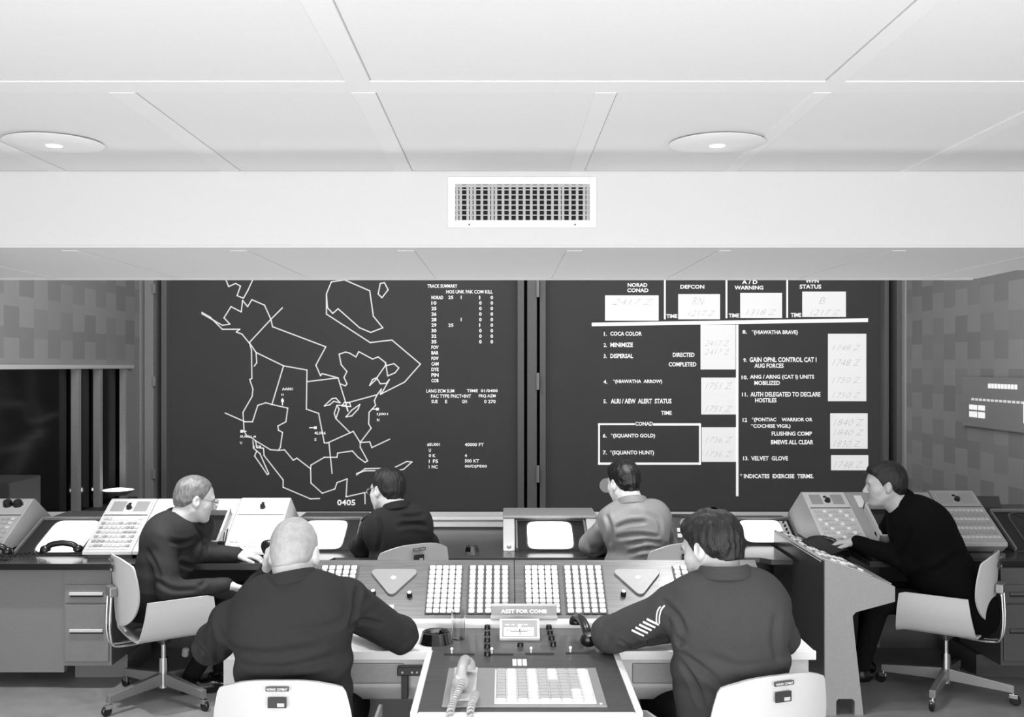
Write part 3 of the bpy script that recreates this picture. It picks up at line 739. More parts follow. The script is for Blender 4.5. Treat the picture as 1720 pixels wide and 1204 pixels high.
keypad_console('grey sloped keypad console above the steel drawers, left of the seated man', -2.36, -2.083, .742, .98, M_lgrey, krow)
keypad_console('brightly lit white sloped keypad console between the left man and the bald man', -1.575, -1.281, .742, .985, M_lit, M_keyw, mtop=M_lit)
keypad_console('grey sloped keypad console left of the man in black, one round knob on top', 1.80, 2.055, .79, 1.02, M_lgrey, lambda i: M_keyw if i % 4 == 0 else M_keyg, zb=.757)
keypad_console('grey sloped keypad console on the right desk behind the man in black', 2.565, 2.83, .79, 1.03, M_grey, lambda i: M_keyd if (i // 9) % 2 else M_keyg)

def housing_console(label, xa, xb, zf, zt, m_body, disp, lab):
    t = thing('display_console', label, 'console', (0, 0, 0), group='sloped consoles holding a dark tilted display')
    shell_side(MB(), xa, xb, zf, zt).build('housing', m_body, t)
    MB().box(xa + .02, xb - .02, 5.60, 5.95, FD, FD + .028).build('base_block', M_dgrey, t)
    ang = math.atan2(zt - zf, .42); L = math.hypot(zt - zf, .42)
    S = Matrix.Translation((0, 5.58, zf)) @ Matrix.Rotation(ang, 4, 'X')
    MB().box(lab[0], lab[1], L * .70, L * .93, 0, .004, .001, M=S).build('card_holder', M_paper, t)
    a, b = disp
    m = MB()
    for q in ((a, a + .014, .03, .335), (b - .014, b, .03, .335), (a, b, .03, .044), (a, b, .318, .335)): m.box(q[0], q[1], q[2], q[3], 0, .045, .002, M=S)
    fr = m.build('display_hood', M_trim if m_body is M_lit else M_lgrey, t)
    MB().box(a + .012, b - .012, .04, .325, .001, .006, M=S).build('display_face', M_dim, t)
    MB().lathe([(0, .012), (.006, .010), (.007, .006), (0, .006)], S @ Matrix.Translation(((a + b) / 2 - .02, .2, 0)), 12).build('pilot_lamp', M_pilot, t)
    MB().box(xb - .115, xb - .015, L * .70, L * .96, 0, .003, .001, M=S).build('upper_plate', m_body, t)
    return t
housing_console('pale sloped console with dark tilted display in front of the left seated man', -2.08, -1.578, .742, .98, M_lgrey, (-1.86, -1.60), (-2.045, -2.01))
housing_console('grey sloped console with dark tilted display facing the man in black', 2.058, 2.562, .775, 1.02, M_grey, (2.12, 2.42), (2.10, 2.145))

def crt(label, x0, x1, sx0, sx1, yb, yt, d0=5.80, d1=6.12, glow=M_crt, sides=None, controls=False):
    """tube monitor in a dark tilted housing on the long desk"""
    t = thing('tube_monitor', label, 'monitor', (0, 0, 0), group='glowing tube monitors on the long desk')
    zt = H - (yt - CY) * d1 / F; z0 = FD
    ang = math.atan2(zt - (z0 + .006), d1 - d0); L = math.hypot(zt - z0 - .006, d1 - d0)
    S = Matrix.Translation((0, d0, z0 + .006)) @ Matrix.Rotation(ang, 4, 'X')
    MB().prism([(d0, z0), (d0, z0 + .006), (d1, zt), (6.42, zt), (6.5, z0 + .1), (6.5, z0)], x0, x1, 'x', bev=.004).build('housing', sides or M_dgrey, t)
    m = MB()
    for q in ((x0, x0 + .012, 0, L), (x1 - .012, x1, 0, L), (x0, x1, L - .014, L)): m.box(q[0], q[1], q[2], q[3], 0, .02, .002, M=S)
    m.build('hood', M_beztrim if not sides else sides, t)
    MB().box(x0 + .012, x1 - .012, .0, L - .014, .0, .004, M=S).build('bezel', M_bez, t)
    # rounded glowing face
    cx_, cy_ = (sx0 + sx1) / 2, L * .475; a = (sx1 - sx0) / 2; b = L * .455
    def rr(s, n=40):
        o = []
        for i in range(n):
            th = 2 * math.pi * i / n; c, s_ = math.cos(th), math.sin(th); p = .32
            o.append((cx_ + s * a * math.copysign(abs(c) ** p, c), cy_ + s * b * math.copysign(abs(s_) ** p, s_)))
        return o
    MB().prism(rr(1.06), .004, .007, 'z', M=S).build('tube_surround', M_dgrey, t)
    m = MB(); vs = []
    rings = [[m.bm.verts.new((x, y, .007 + .012 * (1 - s ** 2))) for x, y in rr(s)] for s in (1.0, .8, .5, .2)]
    for ra, rb in zip(rings[:-1], rings[1:]):
        for i in range(40): m.bm.faces.new((ra[i], ra[(i + 1) % 40], rb[(i + 1) % 40], rb[i]))
    m.bm.faces.new(rings[-1])
    bmesh.ops.transform(m.bm, matrix=S, verts=m.bm.verts)
    m.build('tube_face', glow, t, True)
    if controls:
        c0 = MB().box(x1 - .075, x1 - .028, .02, L - .03, .004, .008, M=S).build('control_strip', M_lgrey, t)
        for i in range(5): MB().lathe([(0, .014), (.006, .014), (.007, 0), (0, 0)], S @ Matrix.Translation((x1 - .052, .05 + i * (L - .1) / 4, .008)), 10).build('control_knob', M_black, c0)
    return t
crt('glowing tube monitor beside the grey console at the far left, handset lying in front', -2.80, -2.385, -2.70, -2.43, 922, 872, d0=5.70, d1=6.06)
crt('glowing tube monitor partly hidden to the right of the bald head', -1.27, -.86, -1.20, -.945, 925, 872)
crt('glowing tube monitor at the centre of the long desk, beside the small black ashtray', 0.075, .50, .145, .415, 925, 874)
crt('glowing tube monitor partly hidden behind the high dark console panel on the right', 1.25, 1.80, 1.475, 1.725, 918, 872, d0=6.03, d1=6.26, controls=True)
crt('unlit tube monitor at the far right edge of the picture', 2.98, 3.5, 3.08, 3.40, 905, 858, glow=M_dim)
t = thing('monitor_cowl', 'pale rounded cowl standing around the centre glowing monitor', 'housing', (0, 0, 0))
for a, b in ((0.0, .070), (.505, .575)):
    m = MB().prism([(5.82, FD), (5.86, FD + .05), (6.08, .848), (6.40, .848), (6.45, FD)], a, b, 'x', bev=.006); sp_ = m.build('side_cheek', M_lgrey, t, True)
    MB().lathe([(0, .01), (.012, .008), (.014, 0), (0, 0)], MX(((a + b) / 2, 5.835, FD + .025), rx=70), 14).build('hinge_knob', M_steel, sp_)
MB().box(0.0, .575, 6.08, 6.42, .850, .868, .006).build('top_cover', M_grey, t)

t = thing('telephone_set', 'black upright phone panel with round speaker and white buttons by the near man\'s head', 'telephone', (1.02, 6.02, FD))
MB().prism([(0, 0), (.10, .155), (.22, .155), (.22, 0)], 0, .21, 'x', bev=.004).build('housing', M_black, t)
S = Matrix.Translation((0, 0, 0)) @ Matrix.Rotation(math.atan2(.155, .10), 4, 'X')
MB().box(0, .008, 0, .185, 0, .012, M=S).build('edge_trim', M_lgrey, t)
MB().lathe([(0, .008), (.03, .006), (.034, .001), (0, .001)], S @ Matrix.Translation((.095, .14, 0)), 24).build('speaker', M_grey, t)
for i in range(4):
    for j in range(2): MB().box(.04 + i * .036, .068 + i * .036, .045 + j * .036, .072 + j * .036, 0, .008, .002, M=S).build('button', M_keyw, t)

o = MB(); o.bm.free()
ashtray('small black ashtray on the dark desk left of the centre monitor', P(793, 925, 5.83) + Vector((0, 0, 0)), .046)
bpy.data.objects['ashtray.001'].data.transform(Matrix.Translation((0, 0, FD - P(793, 925, 5.83).z)))

handset('black telephone handset lying across the front of the leftmost glowing monitor', at((-2.50, 5.64, FD + .035), rz=-84), M_black,
        cord=[(-2.60, 5.66, FD + .03), (-2.66, 5.66, FD + .02), (-2.74, 5.6, FD + .015), (-2.82, 5.56, FD + .02)], turns=14, cw=.007, cr=.0028)
handset('black telephone handset at the left edge under the two-dial console', at((-2.84, 5.51, FD + .045), rz=-80), M_black)
M_doc = mat('dark_folder_card', 48, .7)
t = thing('document_stand', 'dark tent-shaped document stand behind the rightmost keypad console', 'stand', (2.84, 6.06, FD))
MB().box(0.0, .24, 0, .012, 0, .30, .003, M=MX((0, .0, 0), rx=-24)).build('front_leaf', M_doc, t)
MB().box(0.0, .24, 0, .010, 0, .28, .003, M=MX((0, .25, 0), rx=24)).build('rear_leaf', M_doc, t)
t = thing('pen_cup', 'dark pen cup with two pens beside the brightly lit keypad console', 'pen cup', (-1.575, 5.562, FD))
MB().lathe([(0, 0), (.018, 0), (.019, .10), (.017, .10), (.016, .005), (0, .005)]).build('cup', M_blackm, t, True)
MB().tube([(0, 0, .01), (.035, .01, .17)], .004, 8).build('pen', M_dgrey, t)
MB().tube([(-.005, 0, .01), (.015, .015, .15)], .004, 8).build('pen', M_dgrey, t)
t = tag(MB().box(-4.05, -3.62, 7.3, 7.8, -.4, .93, .01).build('equipment_cabinet', M_doc), 'dark equipment cabinet beyond the parapet at the far left edge', 'cabinet')

# the end console on the right, operator side facing right
t = thing('side_console', 'high grey-ended console with flat dark back and sloped key deck beside the man in black', 'console', (0, 0, 0))
prof = [(1.641, .02), (1.641, .792), (1.90, .700), (2.0, .655), (2.0, .579), (1.80, .525), (1.784, .505), (1.800, .35), (1.839, 0.02)]
prof_end = [(1.641, .0), (1.641, .792), (1.90, .700), (2.0, .655), (2.0, .579), (1.80, .525), (1.784, .505), (1.800, .35), (1.839, .0), (1.795, .0), (1.795, .07), (1.782, .083), (1.712, .083), (1.700, .07), (1.700, .0)]
MB().prism(prof_end, 5.08, 5.12, 'y').build('end_panel', M_grey, t)
MB().prism(prof_end, 5.98, 6.02, 'y').build('end_panel', M_grey, t)
MB().box(1.636, 1.656, 5.081, 6.019, .0, .785, .002).build('back_panel', M_counter, t)
an = math.atan2(.792 - .700, 1.641 - 1.90)
DK = Matrix.Translation((1.641, 0, .793)) @ Matrix.Rotation(math.atan2(.792 - .700, .259), 4, 'Y')
MB().box(0.0, .275, 5.12, 5.98, -.02, .002, M=DK).build('key_deck', M_lgrey, t)
MB().box(0.275, .38, 5.12, 5.98, -.02, -.002, M=DK).build('wrist_rest', M_grey, t)
put_keys(t, key_mesh(.028, .028, .010, 'deck_key'), lambda i: M_keyw if i % 3 else M_keyd, [DK @ Matrix.Translation((.025 + c * .05, 5.17 + r_ * .05, .002)) for r_ in range(16) for c in range(5)])
MB().box(1.66, 1.78, 5.12, 5.98, .1, .68).build('body', M_dgrey, t)

handset('black telephone handset gripped by the man in black on top of the side console', at((1.80, 5.62, .765), rz=55, ry=18), M_black)
t = thing('desk_telephone', 'black desk telephone body on the sloped deck under the hand of the man in black', 'telephone', (1.80, 5.56, .742), 0)
MB().prism([(-.1, 0), (-.09, .03), (.03, .055), (.08, .05), (.1, 0)], -.09, .09, 'x', bev=.006, M=MX(rz=-60, ry=18)).build('body', M_black, t, True)

# ================================================================ chairs
def make_chair(label, grp, sticker=True):
    t = thing('swivel_chair', label, 'chair', group=grp)
    # trough seat
    prof = []
    for i in range(25):
        s = -1 + 2 * i / 24; a = abs(s)
        if a < .52: x = s * .40; z = .355 + .012 * (a / .52) ** 2
        else:
            q = (a - .52) / .48
            x = math.copysign(.208 + .055 * min(1, q * 1.6) ** .7 + .012 * q, s); z = .367 + .215 * q ** 1.15
        prof.append((x, z))
    g_ = []
    for j in range(11):
        v = j / 10; y = -.19 + .40 * v; drop = -.012 * (v - .5) ** 2 * 4 * 0
        row = []
        for x, z in prof:
            lean = (z - .36) / .22
            row.append((x, y + (.05 if v > .5 else .0) * max(lean, 0) * 0 + lean * (.03 * (1 - v) - .03 * v) if lean > .1 else y, z - .01 * (v > .9)))
        g_.append(row)
    MB().quadstrip(g_).build('seat_shell', M_shell, t, True, thick=.010, angle=60)
    # cushion
    MB().box(-.20, .20, -.17, .19, .372, .415, .02, seg=3).build('seat_cushion', M_cush, t, True)
    # back shell
    N = 22; g_ = []
    for i in range(N + 1):
        v = i / N
        if v < .14: hw = .145 + .06 * math.sin(v / .14 * math.pi / 2)
        elif v < .45: hw = .205 + .018 * math.sin((v - .14) / .31 * math.pi / 2)
        else: hw = .223 * math.sqrt(max(0, 1 - ((v - .45) / .55) ** 2.3))
        hw = max(hw, .012); zc = .795 - .37 * v
        row = []
        for j in range(15):
            s = -1 + 2 * j / 14; x = hw * s
            zz_ = zc - (.018 * abs(s) ** 3 if v < .1 else 0) * (1 - v / .1 if v < .1 else 0)
            row.append((x, -.235 + 1.15 * x * x - .06 * (zc - .42) * 1.2, zz_))
        g_.append(row)
    MB().quadstrip(g_).build('backrest', M_shell, t, True, thick=.010, angle=60)
    MB().box(-.05, .05, -.290, -.250, .585, .635, .006).build('back_bracket', M_steel, t)
    for sgn in (-1, 1):
        pts = smoothpath([(.035 * sgn, -.278, .60), (.035 * sgn, -.285, .45), (.035 * sgn, -.275, .35), (.035 * sgn, -.235, .325), (.035 * sgn, -.10, .328), (.03 * sgn, 0, .34)], 5)
        MB().tube(pts, .007, 8).build('back_rod', M_chrome, t, True)
    MB().lathe([(0, .348), (.07, .345), (.055, .325), (.03, .30), (.014, .29), (.014, .22), (.024, .22), (.026, .06), (.0, .06)], n=20).build('column', M_chrome, t, True)
    MB().lathe([(0, .35), (.018, .345), (.018, .31), (0, .305)], MX((.10, .05, -.02), ry=20), 12).build('tilt_knob', M_steel, t, True)
    for k in range(4):
        a = R(45 + 90 * k); Mx = Matrix.Rotation(a, 4, 'Z')
        leg = MB().prism([(.02, .075), (.02, .14), (.335, .105), (.335, .065)], -.016, .016, 'y', bev=.003, M=Mx).build('leg', M_steel, t)
        c = MB().tube([Mx @ Vector((.328, 0, .10)), Mx @ Vector((.328, 0, .055))], .007, 8)
        c.box(.310, .353, -.012, .012, .035, .058, .003, M=Mx); c.build('caster_fork', M_chrome, leg)
        MB().lathe([(0, -.011), (.022, -.011), (.0275, -.006), (.0275, .006), (.022, .011), (0, .011)], Mx @ MX((.340, 0, .028), rx=90), 20).build('caster_wheel', M_black, leg, True)
    if sticker:
        s = MB().box(-.040, .030, -.3, -.296, .771, .781); 
        s.bm.free()
        p = lambda x, z: -.246 + 1.15 * x * x - .06 * (z - .42) * 1.2 - .003
        o = MB().box(-.036, .036, p(0, .77) - .0015, p(0, .77) + .004, .766, .779).build('inventory_strip', M_keybase, t)
        m = MB(); add_text(m, 'NORAD  COMBAT', -.032, .032, .769, .776, p(0, .77) - .002, .02); m.build('strip_lettering', M_lbl, o)
        o = MB().box(-.030, .028, p(0, .73) - .0015, p(0, .73) + .004, .713, .745).build('inventory_sticker', M_sticker, t)
        MB().box(.0, .022, p(0, .73) - .003, p(0, .73) - .001, .717, .728).build('sticker_patch', M_keyg, o)
    return t
grp = 'white shell swivel chairs'
ch = make_chair('white shell swivel chair of the bald man, cut off at the bottom edge', grp)
ch.location = (-.705, 3.38, 0)
def cc(label, x, y, rz, base=0, zs=1):
    c = copy_tree(ch); c['label'] = label; c.location = (x, y, 0); c.rotation_euler = (0, 0, R(rz)); c.scale = (1, 1, zs)
    for k in c.children:
        if k.name.startswith('leg'): k.rotation_euler = (0, 0, R(base))
    return c
cc('white shell swivel chair of the man with sleeve stripes, at the bottom edge', .80, 3.42, 20)
cc('white shell swivel chair on chrome casters in front of the grey steel drawers', -1.82, 5.34, -55, -25)
cc('white shell swivel chair on chrome casters at the right under the man in black', 2.41, 5.42, 55, -45)
cc('white shell chair back showing behind the console at the left of centre', -.585, 5.42, 33, 0, 1.07)
cc('white shell chair back behind the console between the grey-jacketed man and the near man', .83, 5.46, 30, 0, 1.07)

# ================================================================ people: smooth implicit surfaces meshed with surface nets
class Field:
    def __init__(s, lo, hi, h):
        s.lo = np.array(lo, float); s.h = h; s.n = np.ceil((np.array(hi) - s.lo) / h).astype(int) + 1
        s.D = np.full(s.n, 1.0, np.float32); s.ax = [s.lo[i] + h * np.arange(s.n[i]) for i in range(3)]
    def sub(s, lo, hi):
        a = np.maximum(0, np.floor((np.array(lo) - s.lo) / s.h).astype(int)); b = np.minimum(s.n, np.ceil((np.array(hi) - s.lo) / s.h).astype(int) + 1)
        if (b <= a).any(): return None, None
        sl = tuple(slice(a[i], b[i]) for i in range(3))
        X = s.ax[0][sl[0]][:, None, None]; Y = s.ax[1][sl[1]][None, :, None]; Z = s.ax[2][sl[2]][None, None, :]
        return sl, (X, Y, Z)
    def comb(s, sl, d, k, op):
        A = s.D[sl]
        if op == 'add':
            hh = np.clip(.5 + .5 * (d - A) / k, 0, 1); s.D[sl] = d * (1 - hh) + A * hh - k * hh * (1 - hh)
        else:
            d = -d; hh = np.clip(.5 - .5 * (d - A) / k, 0, 1); s.D[sl] = d * (1 - hh) + A * hh + k * hh * (1 - hh)
    def cone(s, a, b, ra, rb, k=.03, sq=None, op='add'):
        a = np.array(a, float); b = np.array(b, float); m = max(ra, rb) + max(k, .03) + .02
        sl, G = s.sub(np.minimum(a, b) - m, np.maximum(a, b) + m)
        if sl is None: return
        dx, dy, dz = G[0] - a[0], G[1] - a[1], G[2] - a[2]; ab = b - a
        if sq is not None:
            ax, f = np.array(sq[0], float), sq[1]
            q = (dx * ax[0] + dy * ax[1] + dz * ax[2]) * (f - 1); dx = dx + ax[0] * q; dy = dy + ax[1] * q; dz = dz + ax[2] * q
            ab = ab + ax * ab.dot(ax) * (f - 1)
        L2 = max(ab.dot(ab), 1e-9); t_ = np.clip((dx * ab[0] + dy * ab[1] + dz * ab[2]) / L2, 0, 1)
        d = np.sqrt((dx - ab[0] * t_) ** 2 + (dy - ab[1] * t_) ** 2 + (dz - ab[2] * t_) ** 2) - (ra + (rb - ra) * t_)
        if sq is not None: d = d / (1 + (sq[1] - 1) * .5)
        s.comb(sl, d, k, op)
    def ell(s, c, r, Rm=None, k=.02, op='add'):
        c = np.array(c, float); r = np.array(r, float); m = r.max() + max(k, .02) + .02
        sl, G = s.sub(c - m, c + m)
        if sl is None: return
        dx, dy, dz = G[0] - c[0], G[1] - c[1], G[2] - c[2]
        if Rm is not None:
            q = Rm.T if False else Rm
            lx = dx * q[0, 0] + dy * q[1, 0] + dz * q[2, 0]; ly = dx * q[0, 1] + dy * q[1, 1] + dz * q[2, 1]; lz = dx * q[0, 2] + dy * q[1, 2] + dz * q[2, 2]
        else: lx, ly, lz = dx, dy, dz
        k0 = np.sqrt((lx / r[0]) ** 2 + (ly / r[1]) ** 2 + (lz / r[2]) ** 2) + 1e-9
        k1 = np.sqrt((lx / r[0] ** 2) ** 2 + (ly / r[1] ** 2) ** 2 + (lz / r[2] ** 2) ** 2) + 1e-9
        s.comb(sl, k0 * (k0 - 1) / k1, k, op)
    def full(s): return s.ax[0][:, None, None], s.ax[1][None, :, None], s.ax[2][None, None, :]
    def mesh(s):
        D = s.D; S = D < 0; D = np.array(D, np.float64)
        n = np.array(D.shape) - 1
        cnt = np.zeros(n, np.int8)
        for i in (0, 1):
            for j in (0, 1):
                for k in (0, 1): cnt += S[i:n[0] + i, j:n[1] + j, k:n[2] + k]
        act = (cnt > 0) & (cnt < 8); idx = np.argwhere(act)
        num = -np.ones(n, np.int64); num[act] = np.arange(len(idx))
        acc = np.zeros((len(idx), 3)); wt = np.zeros(len(idx))
        cs = [(i, j, k) for i in (0, 1) for j in (0, 1) for k in (0, 1)]
        for a in cs:
            for ax in range(3):
                if a[ax]: continue
                b = list(a); b[ax] = 1
                va = D[idx[:, 0] + a[0], idx[:, 1] + a[1], idx[:, 2] + a[2]]; vb = D[idx[:, 0] + b[0], idx[:, 1] + b[1], idx[:, 2] + b[2]]
                ms = (va < 0) != (vb < 0); tt = np.where(ms, va / np.where(ms, va - vb, 1), 0)
                p = np.tile(np.array(a, float), (len(idx), 1)); p[:, ax] = tt
                acc += p * ms[:, None]; wt += ms
        V = (idx + acc / wt[:, None]) * s.h + s.lo
        Fs = []
        for ax in range(3):
            u, v = [(1, 2), (2, 0), (0, 1)][ax]
            sl0 = [slice(None)] * 3; sl1 = [slice(None)] * 3; sl0[ax] = slice(0, -1); sl1[ax] = slice(1, None)
            e = S[tuple(sl0)] != S[tuple(sl1)]; E = np.argwhere(e)
            E = E[(E[:, u] > 0) & (E[:, v] > 0) & (E[:, u] < n[u]) & (E[:, v] < n[v])]
            fl = S[tuple(E.T)]
            q = []
            for du, dv in ((-1, -1), (0, -1), (0, 0), (-1, 0)):
                c = E.copy(); c[:, u] += du; c[:, v] += dv; q.append(num[tuple(c.T)])
            q = np.stack(q, 1); q[~fl] = q[~fl][:, ::-1]; Fs.append(q)
        return V, np.concatenate(Fs)
def mesh_obj(name, parts, m_, parent):
    V = []; Q = []; o_ = 0
    for v, f in parts: V.append(v); Q.append(f + o_); o_ += len(v)
    V = np.concatenate(V); Q = np.concatenate(Q)
    me = bpy.data.meshes.new(name); me.vertices.add(len(V)); me.vertices.foreach_set('co', V.astype(np.float32).ravel())
    me.loops.add(Q.size); me.loops.foreach_set('vertex_index', Q.astype(np.int32).ravel())
    me.polygons.add(len(Q)); me.polygons.foreach_set('loop_start', np.arange(0, Q.size, 4, dtype=np.int32))
    me.update(calc_edges=True); me.validate()
    me.polygons.foreach_set('use_smooth', [True] * len(me.polygons)); me.materials.append(m_)
    o = bpy.data.objects.new(name, me); COL.objects.link(o)
    if parent: o.parent = parent
    return o
A_ = lambda v: np.array(v, float)
def nrm(v): v = A_(v); return v / np.linalg.norm(v)
def head_mat(yaw, pitch, roll):
    return np.array((Matrix.Rotation(R(yaw), 3, 'Z') @ Matrix.Rotation(R(pitch), 3, 'X') @ Matrix.Rotation(R(roll), 3, 'Y')))
def head_prims(f, c, Rm, sc=1.0, neck=None):
    T = lambda p: c + Rm @ (A_(p) * sc)
    E = lambda p, r, k=.02, op='add', rot=None: f.ell(T(p), A_(r) * sc, Rm if rot is None else Rm @ rot, k, op)
    C = lambda a, b, ra, rb, k=.012, op='add': f.cone(T(a), T(b), ra * sc, rb * sc, k, None, op)
    E((0, -.014, .036), (.076, .097, .088), .02)
    E((0, .03, -.005), (.064, .066, .088), .03)
    E((0, .045, -.070), (.046, .042, .034), .03)
    for s_ in (-1, 1):
        C((.054 * s_, .005, -.050), (.022 * s_, .066, -.088), .018, .018, .03)
        C((.048 * s_, .060, -.022), (.040 * s_, .066, -.040), .020, .018, .03)
    C((-.034, .080, .026), (.034, .080, .026), .013, .013, .016)
    for s_ in (-1, 1): E((.031 * s_, .094, .008), (.016, .014, .011), .010, 'sub'); E((.031 * s_, .076, .007), (.013, .013, .012), .004)
    C((0, .090, .012), (0, .112, -.026), .007, .0115, .008)
    for s_ in (-1, 1): C((.011 * s_, .098, -.030), (.006 * s_, .100, -.030), .008, .008, .006)
    C((-.019, .086, -.054), (.019, .086, -.054), .007, .007, .008); C((-.016, .086, -.065), (.016, .086, -.065), .0075, .0075, .006)
    C((-.021, .097, -.0595), (.021, .097, -.0595), .0025, .0025, .003, 'sub')
    E((0, .076, -.090), (.02, .018, .016), .02)
    tilt = np.array(Matrix.Rotation(R(12), 3, 'X'))
    for s_ in (-1, 1):
        fl = np.array(Matrix.Rotation(R(-22 * s_), 3, 'Z')) @ tilt
        E((.080 * s_, -.006, -.002), (.009, .020, .033), .006, 'add', fl)
        E((.089 * s_, .000, .002), (.007, .010, .018), .004, 'sub', fl)
        E((.078 * s_, .004, -.028), (.007, .009, .010), .005)
    if neck is not None:
        f.cone(T((0, -.028, -.035)), neck, .056 * sc, .064, .03)
        f.cone(T((0, .0, -.06)), A_(neck) + Rm @ A_((0, .02, 0)), .050 * sc, .058, .03)
def hair_obj(c, Rm, sc, style, m_, parent, h=.0035, th=.010):
    """cap of hair cut along a hairline"""
    r = .135 * sc; f = Field(c - r, c + r, h); X, Y, Z = f.full()
    dx, dy, dz = X - c[0], Y - c[1], Z - c[2]
    L = [(dx * Rm[0, i] + dy * Rm[1, i] + dz * Rm[2, i]) / sc for i in range(3)]
    f.ell(c + Rm @ (A_((0, -.014, .036)) * sc), (A_((.076, .097, .088)) + th) * sc, Rm, .01)
    f.cone(c + Rm @ (A_((0, -.045, -.02)) * sc), c + Rm @ (A_((0, -.048, -.05)) * sc), .060 * sc + th * .5, .052 * sc + th * .3, .03)
    if style in ('full', 'wavy'):
        f.ell(c + Rm @ (A_((0, .036, .090)) * sc), (A_((.052, .046, .026)) + th * .6) * sc, Rm, .02)
    n_ = (np.sin(L[0] * 140 + 3 * np.sin(L[1] * 60) + 2 * np.sin(L[2] * 45)) * np.sin(L[1] * 55 + L[2] * 70 + 1.3))
    amp = {'full': .0018, 'wavy': .0027, 'stubble': .0006, 'thin': .0012}[style]
    D = f.D + amp * n_ + (amp * .5 * np.sin(L[0] * 330 + L[1] * 40) )
    y_, z_, x_ = L[1], L[2], L[0]
    # hairline height as function of y (front high, temple step, sideburn, nape)
    top = {'full': .074, 'wavy': .072, 'stubble': .086, 'thin': .098}[style]
    ys = np.array([-.14, -.09, -.06, -.03, -.012, .012, .022, .040, .060, .085, .12])
    zs = np.array([-.052, -.058, -.055, -.030, .018, .018, -.004, .038, .060, top, top + .01])
    if style == 'thin': zs = np.array([-.045, -.048, -.045, -.02, .022, .022, .0, .045, .085, .11, .12])
    cut = (np.interp(y_, ys, zs) - z_)
    D = np.maximum(D, cut * .8)
    f.D = D.astype(np.float32)
    return mesh_obj('hair', [f.mesh()], m_, parent)
def hand_prims(f, wrist, fdir, palm_n, side, curl=.4, spread=.1, k=.004, s_=1.0, curls=None):
    """fdir: finger direction, palm_n: direction the palm faces, side: +1 thumb on the +(fdir x palm_n) side"""
    w_ = A_(wrist); y = nrm(fdir); z = -nrm(palm_n - y * np.dot(palm_n, y)); x = np.cross(y, z) * side
    T = lambda a, b, c: w_ + (x * a + y * b + z * c) * s_
    f.cone(T(0, -.03, 0), T(0, .02, 0), .024 * s_, .024 * s_, .01)
    for i, (ox, L) in enumerate(((.027, .072), (.009, .080), (-.009, .075), (-.026, .060))):
        f.cone(T(ox * .6, .02, 0), T(ox, .085, 0.002), .0165 * s_, .0115 * s_, .010)
        c = curl if curls is None else curls[i]
        p = T(ox, .088 - (.006 if i == 3 else 0), 0); ang = 0; sp = (1.5 - i) * spread * .5
        for j, (fr, r0, r1) in enumerate(((.45, .0098, .0088), (.31, .0088, .0080), (.24, .0080, .0070))):
            ang += c * (.8, 1.1, .8)[j]; dv = (y * math.cos(ang) - z * math.sin(ang)) + x * sp * (1 if j == 0 else .5)
            q = p + dv * L * fr * s_; f.cone(p, q, r0 * s_, r1 * s_, k); p = q
    f.cone(T(.020, .012, -.004), T(.042, .045, -.012), .015 * s_, .0115 * s_, .010)
    f.cone(T(.042, .045, -.012), T(.052, .075, -.018), .0110 * s_, .0095 * s_, k)
    f.cone(T(.052, .075, -.018), T(.052, .100, -.022 - .01 * curl), .0098 * s_, .0078 * s_, k)
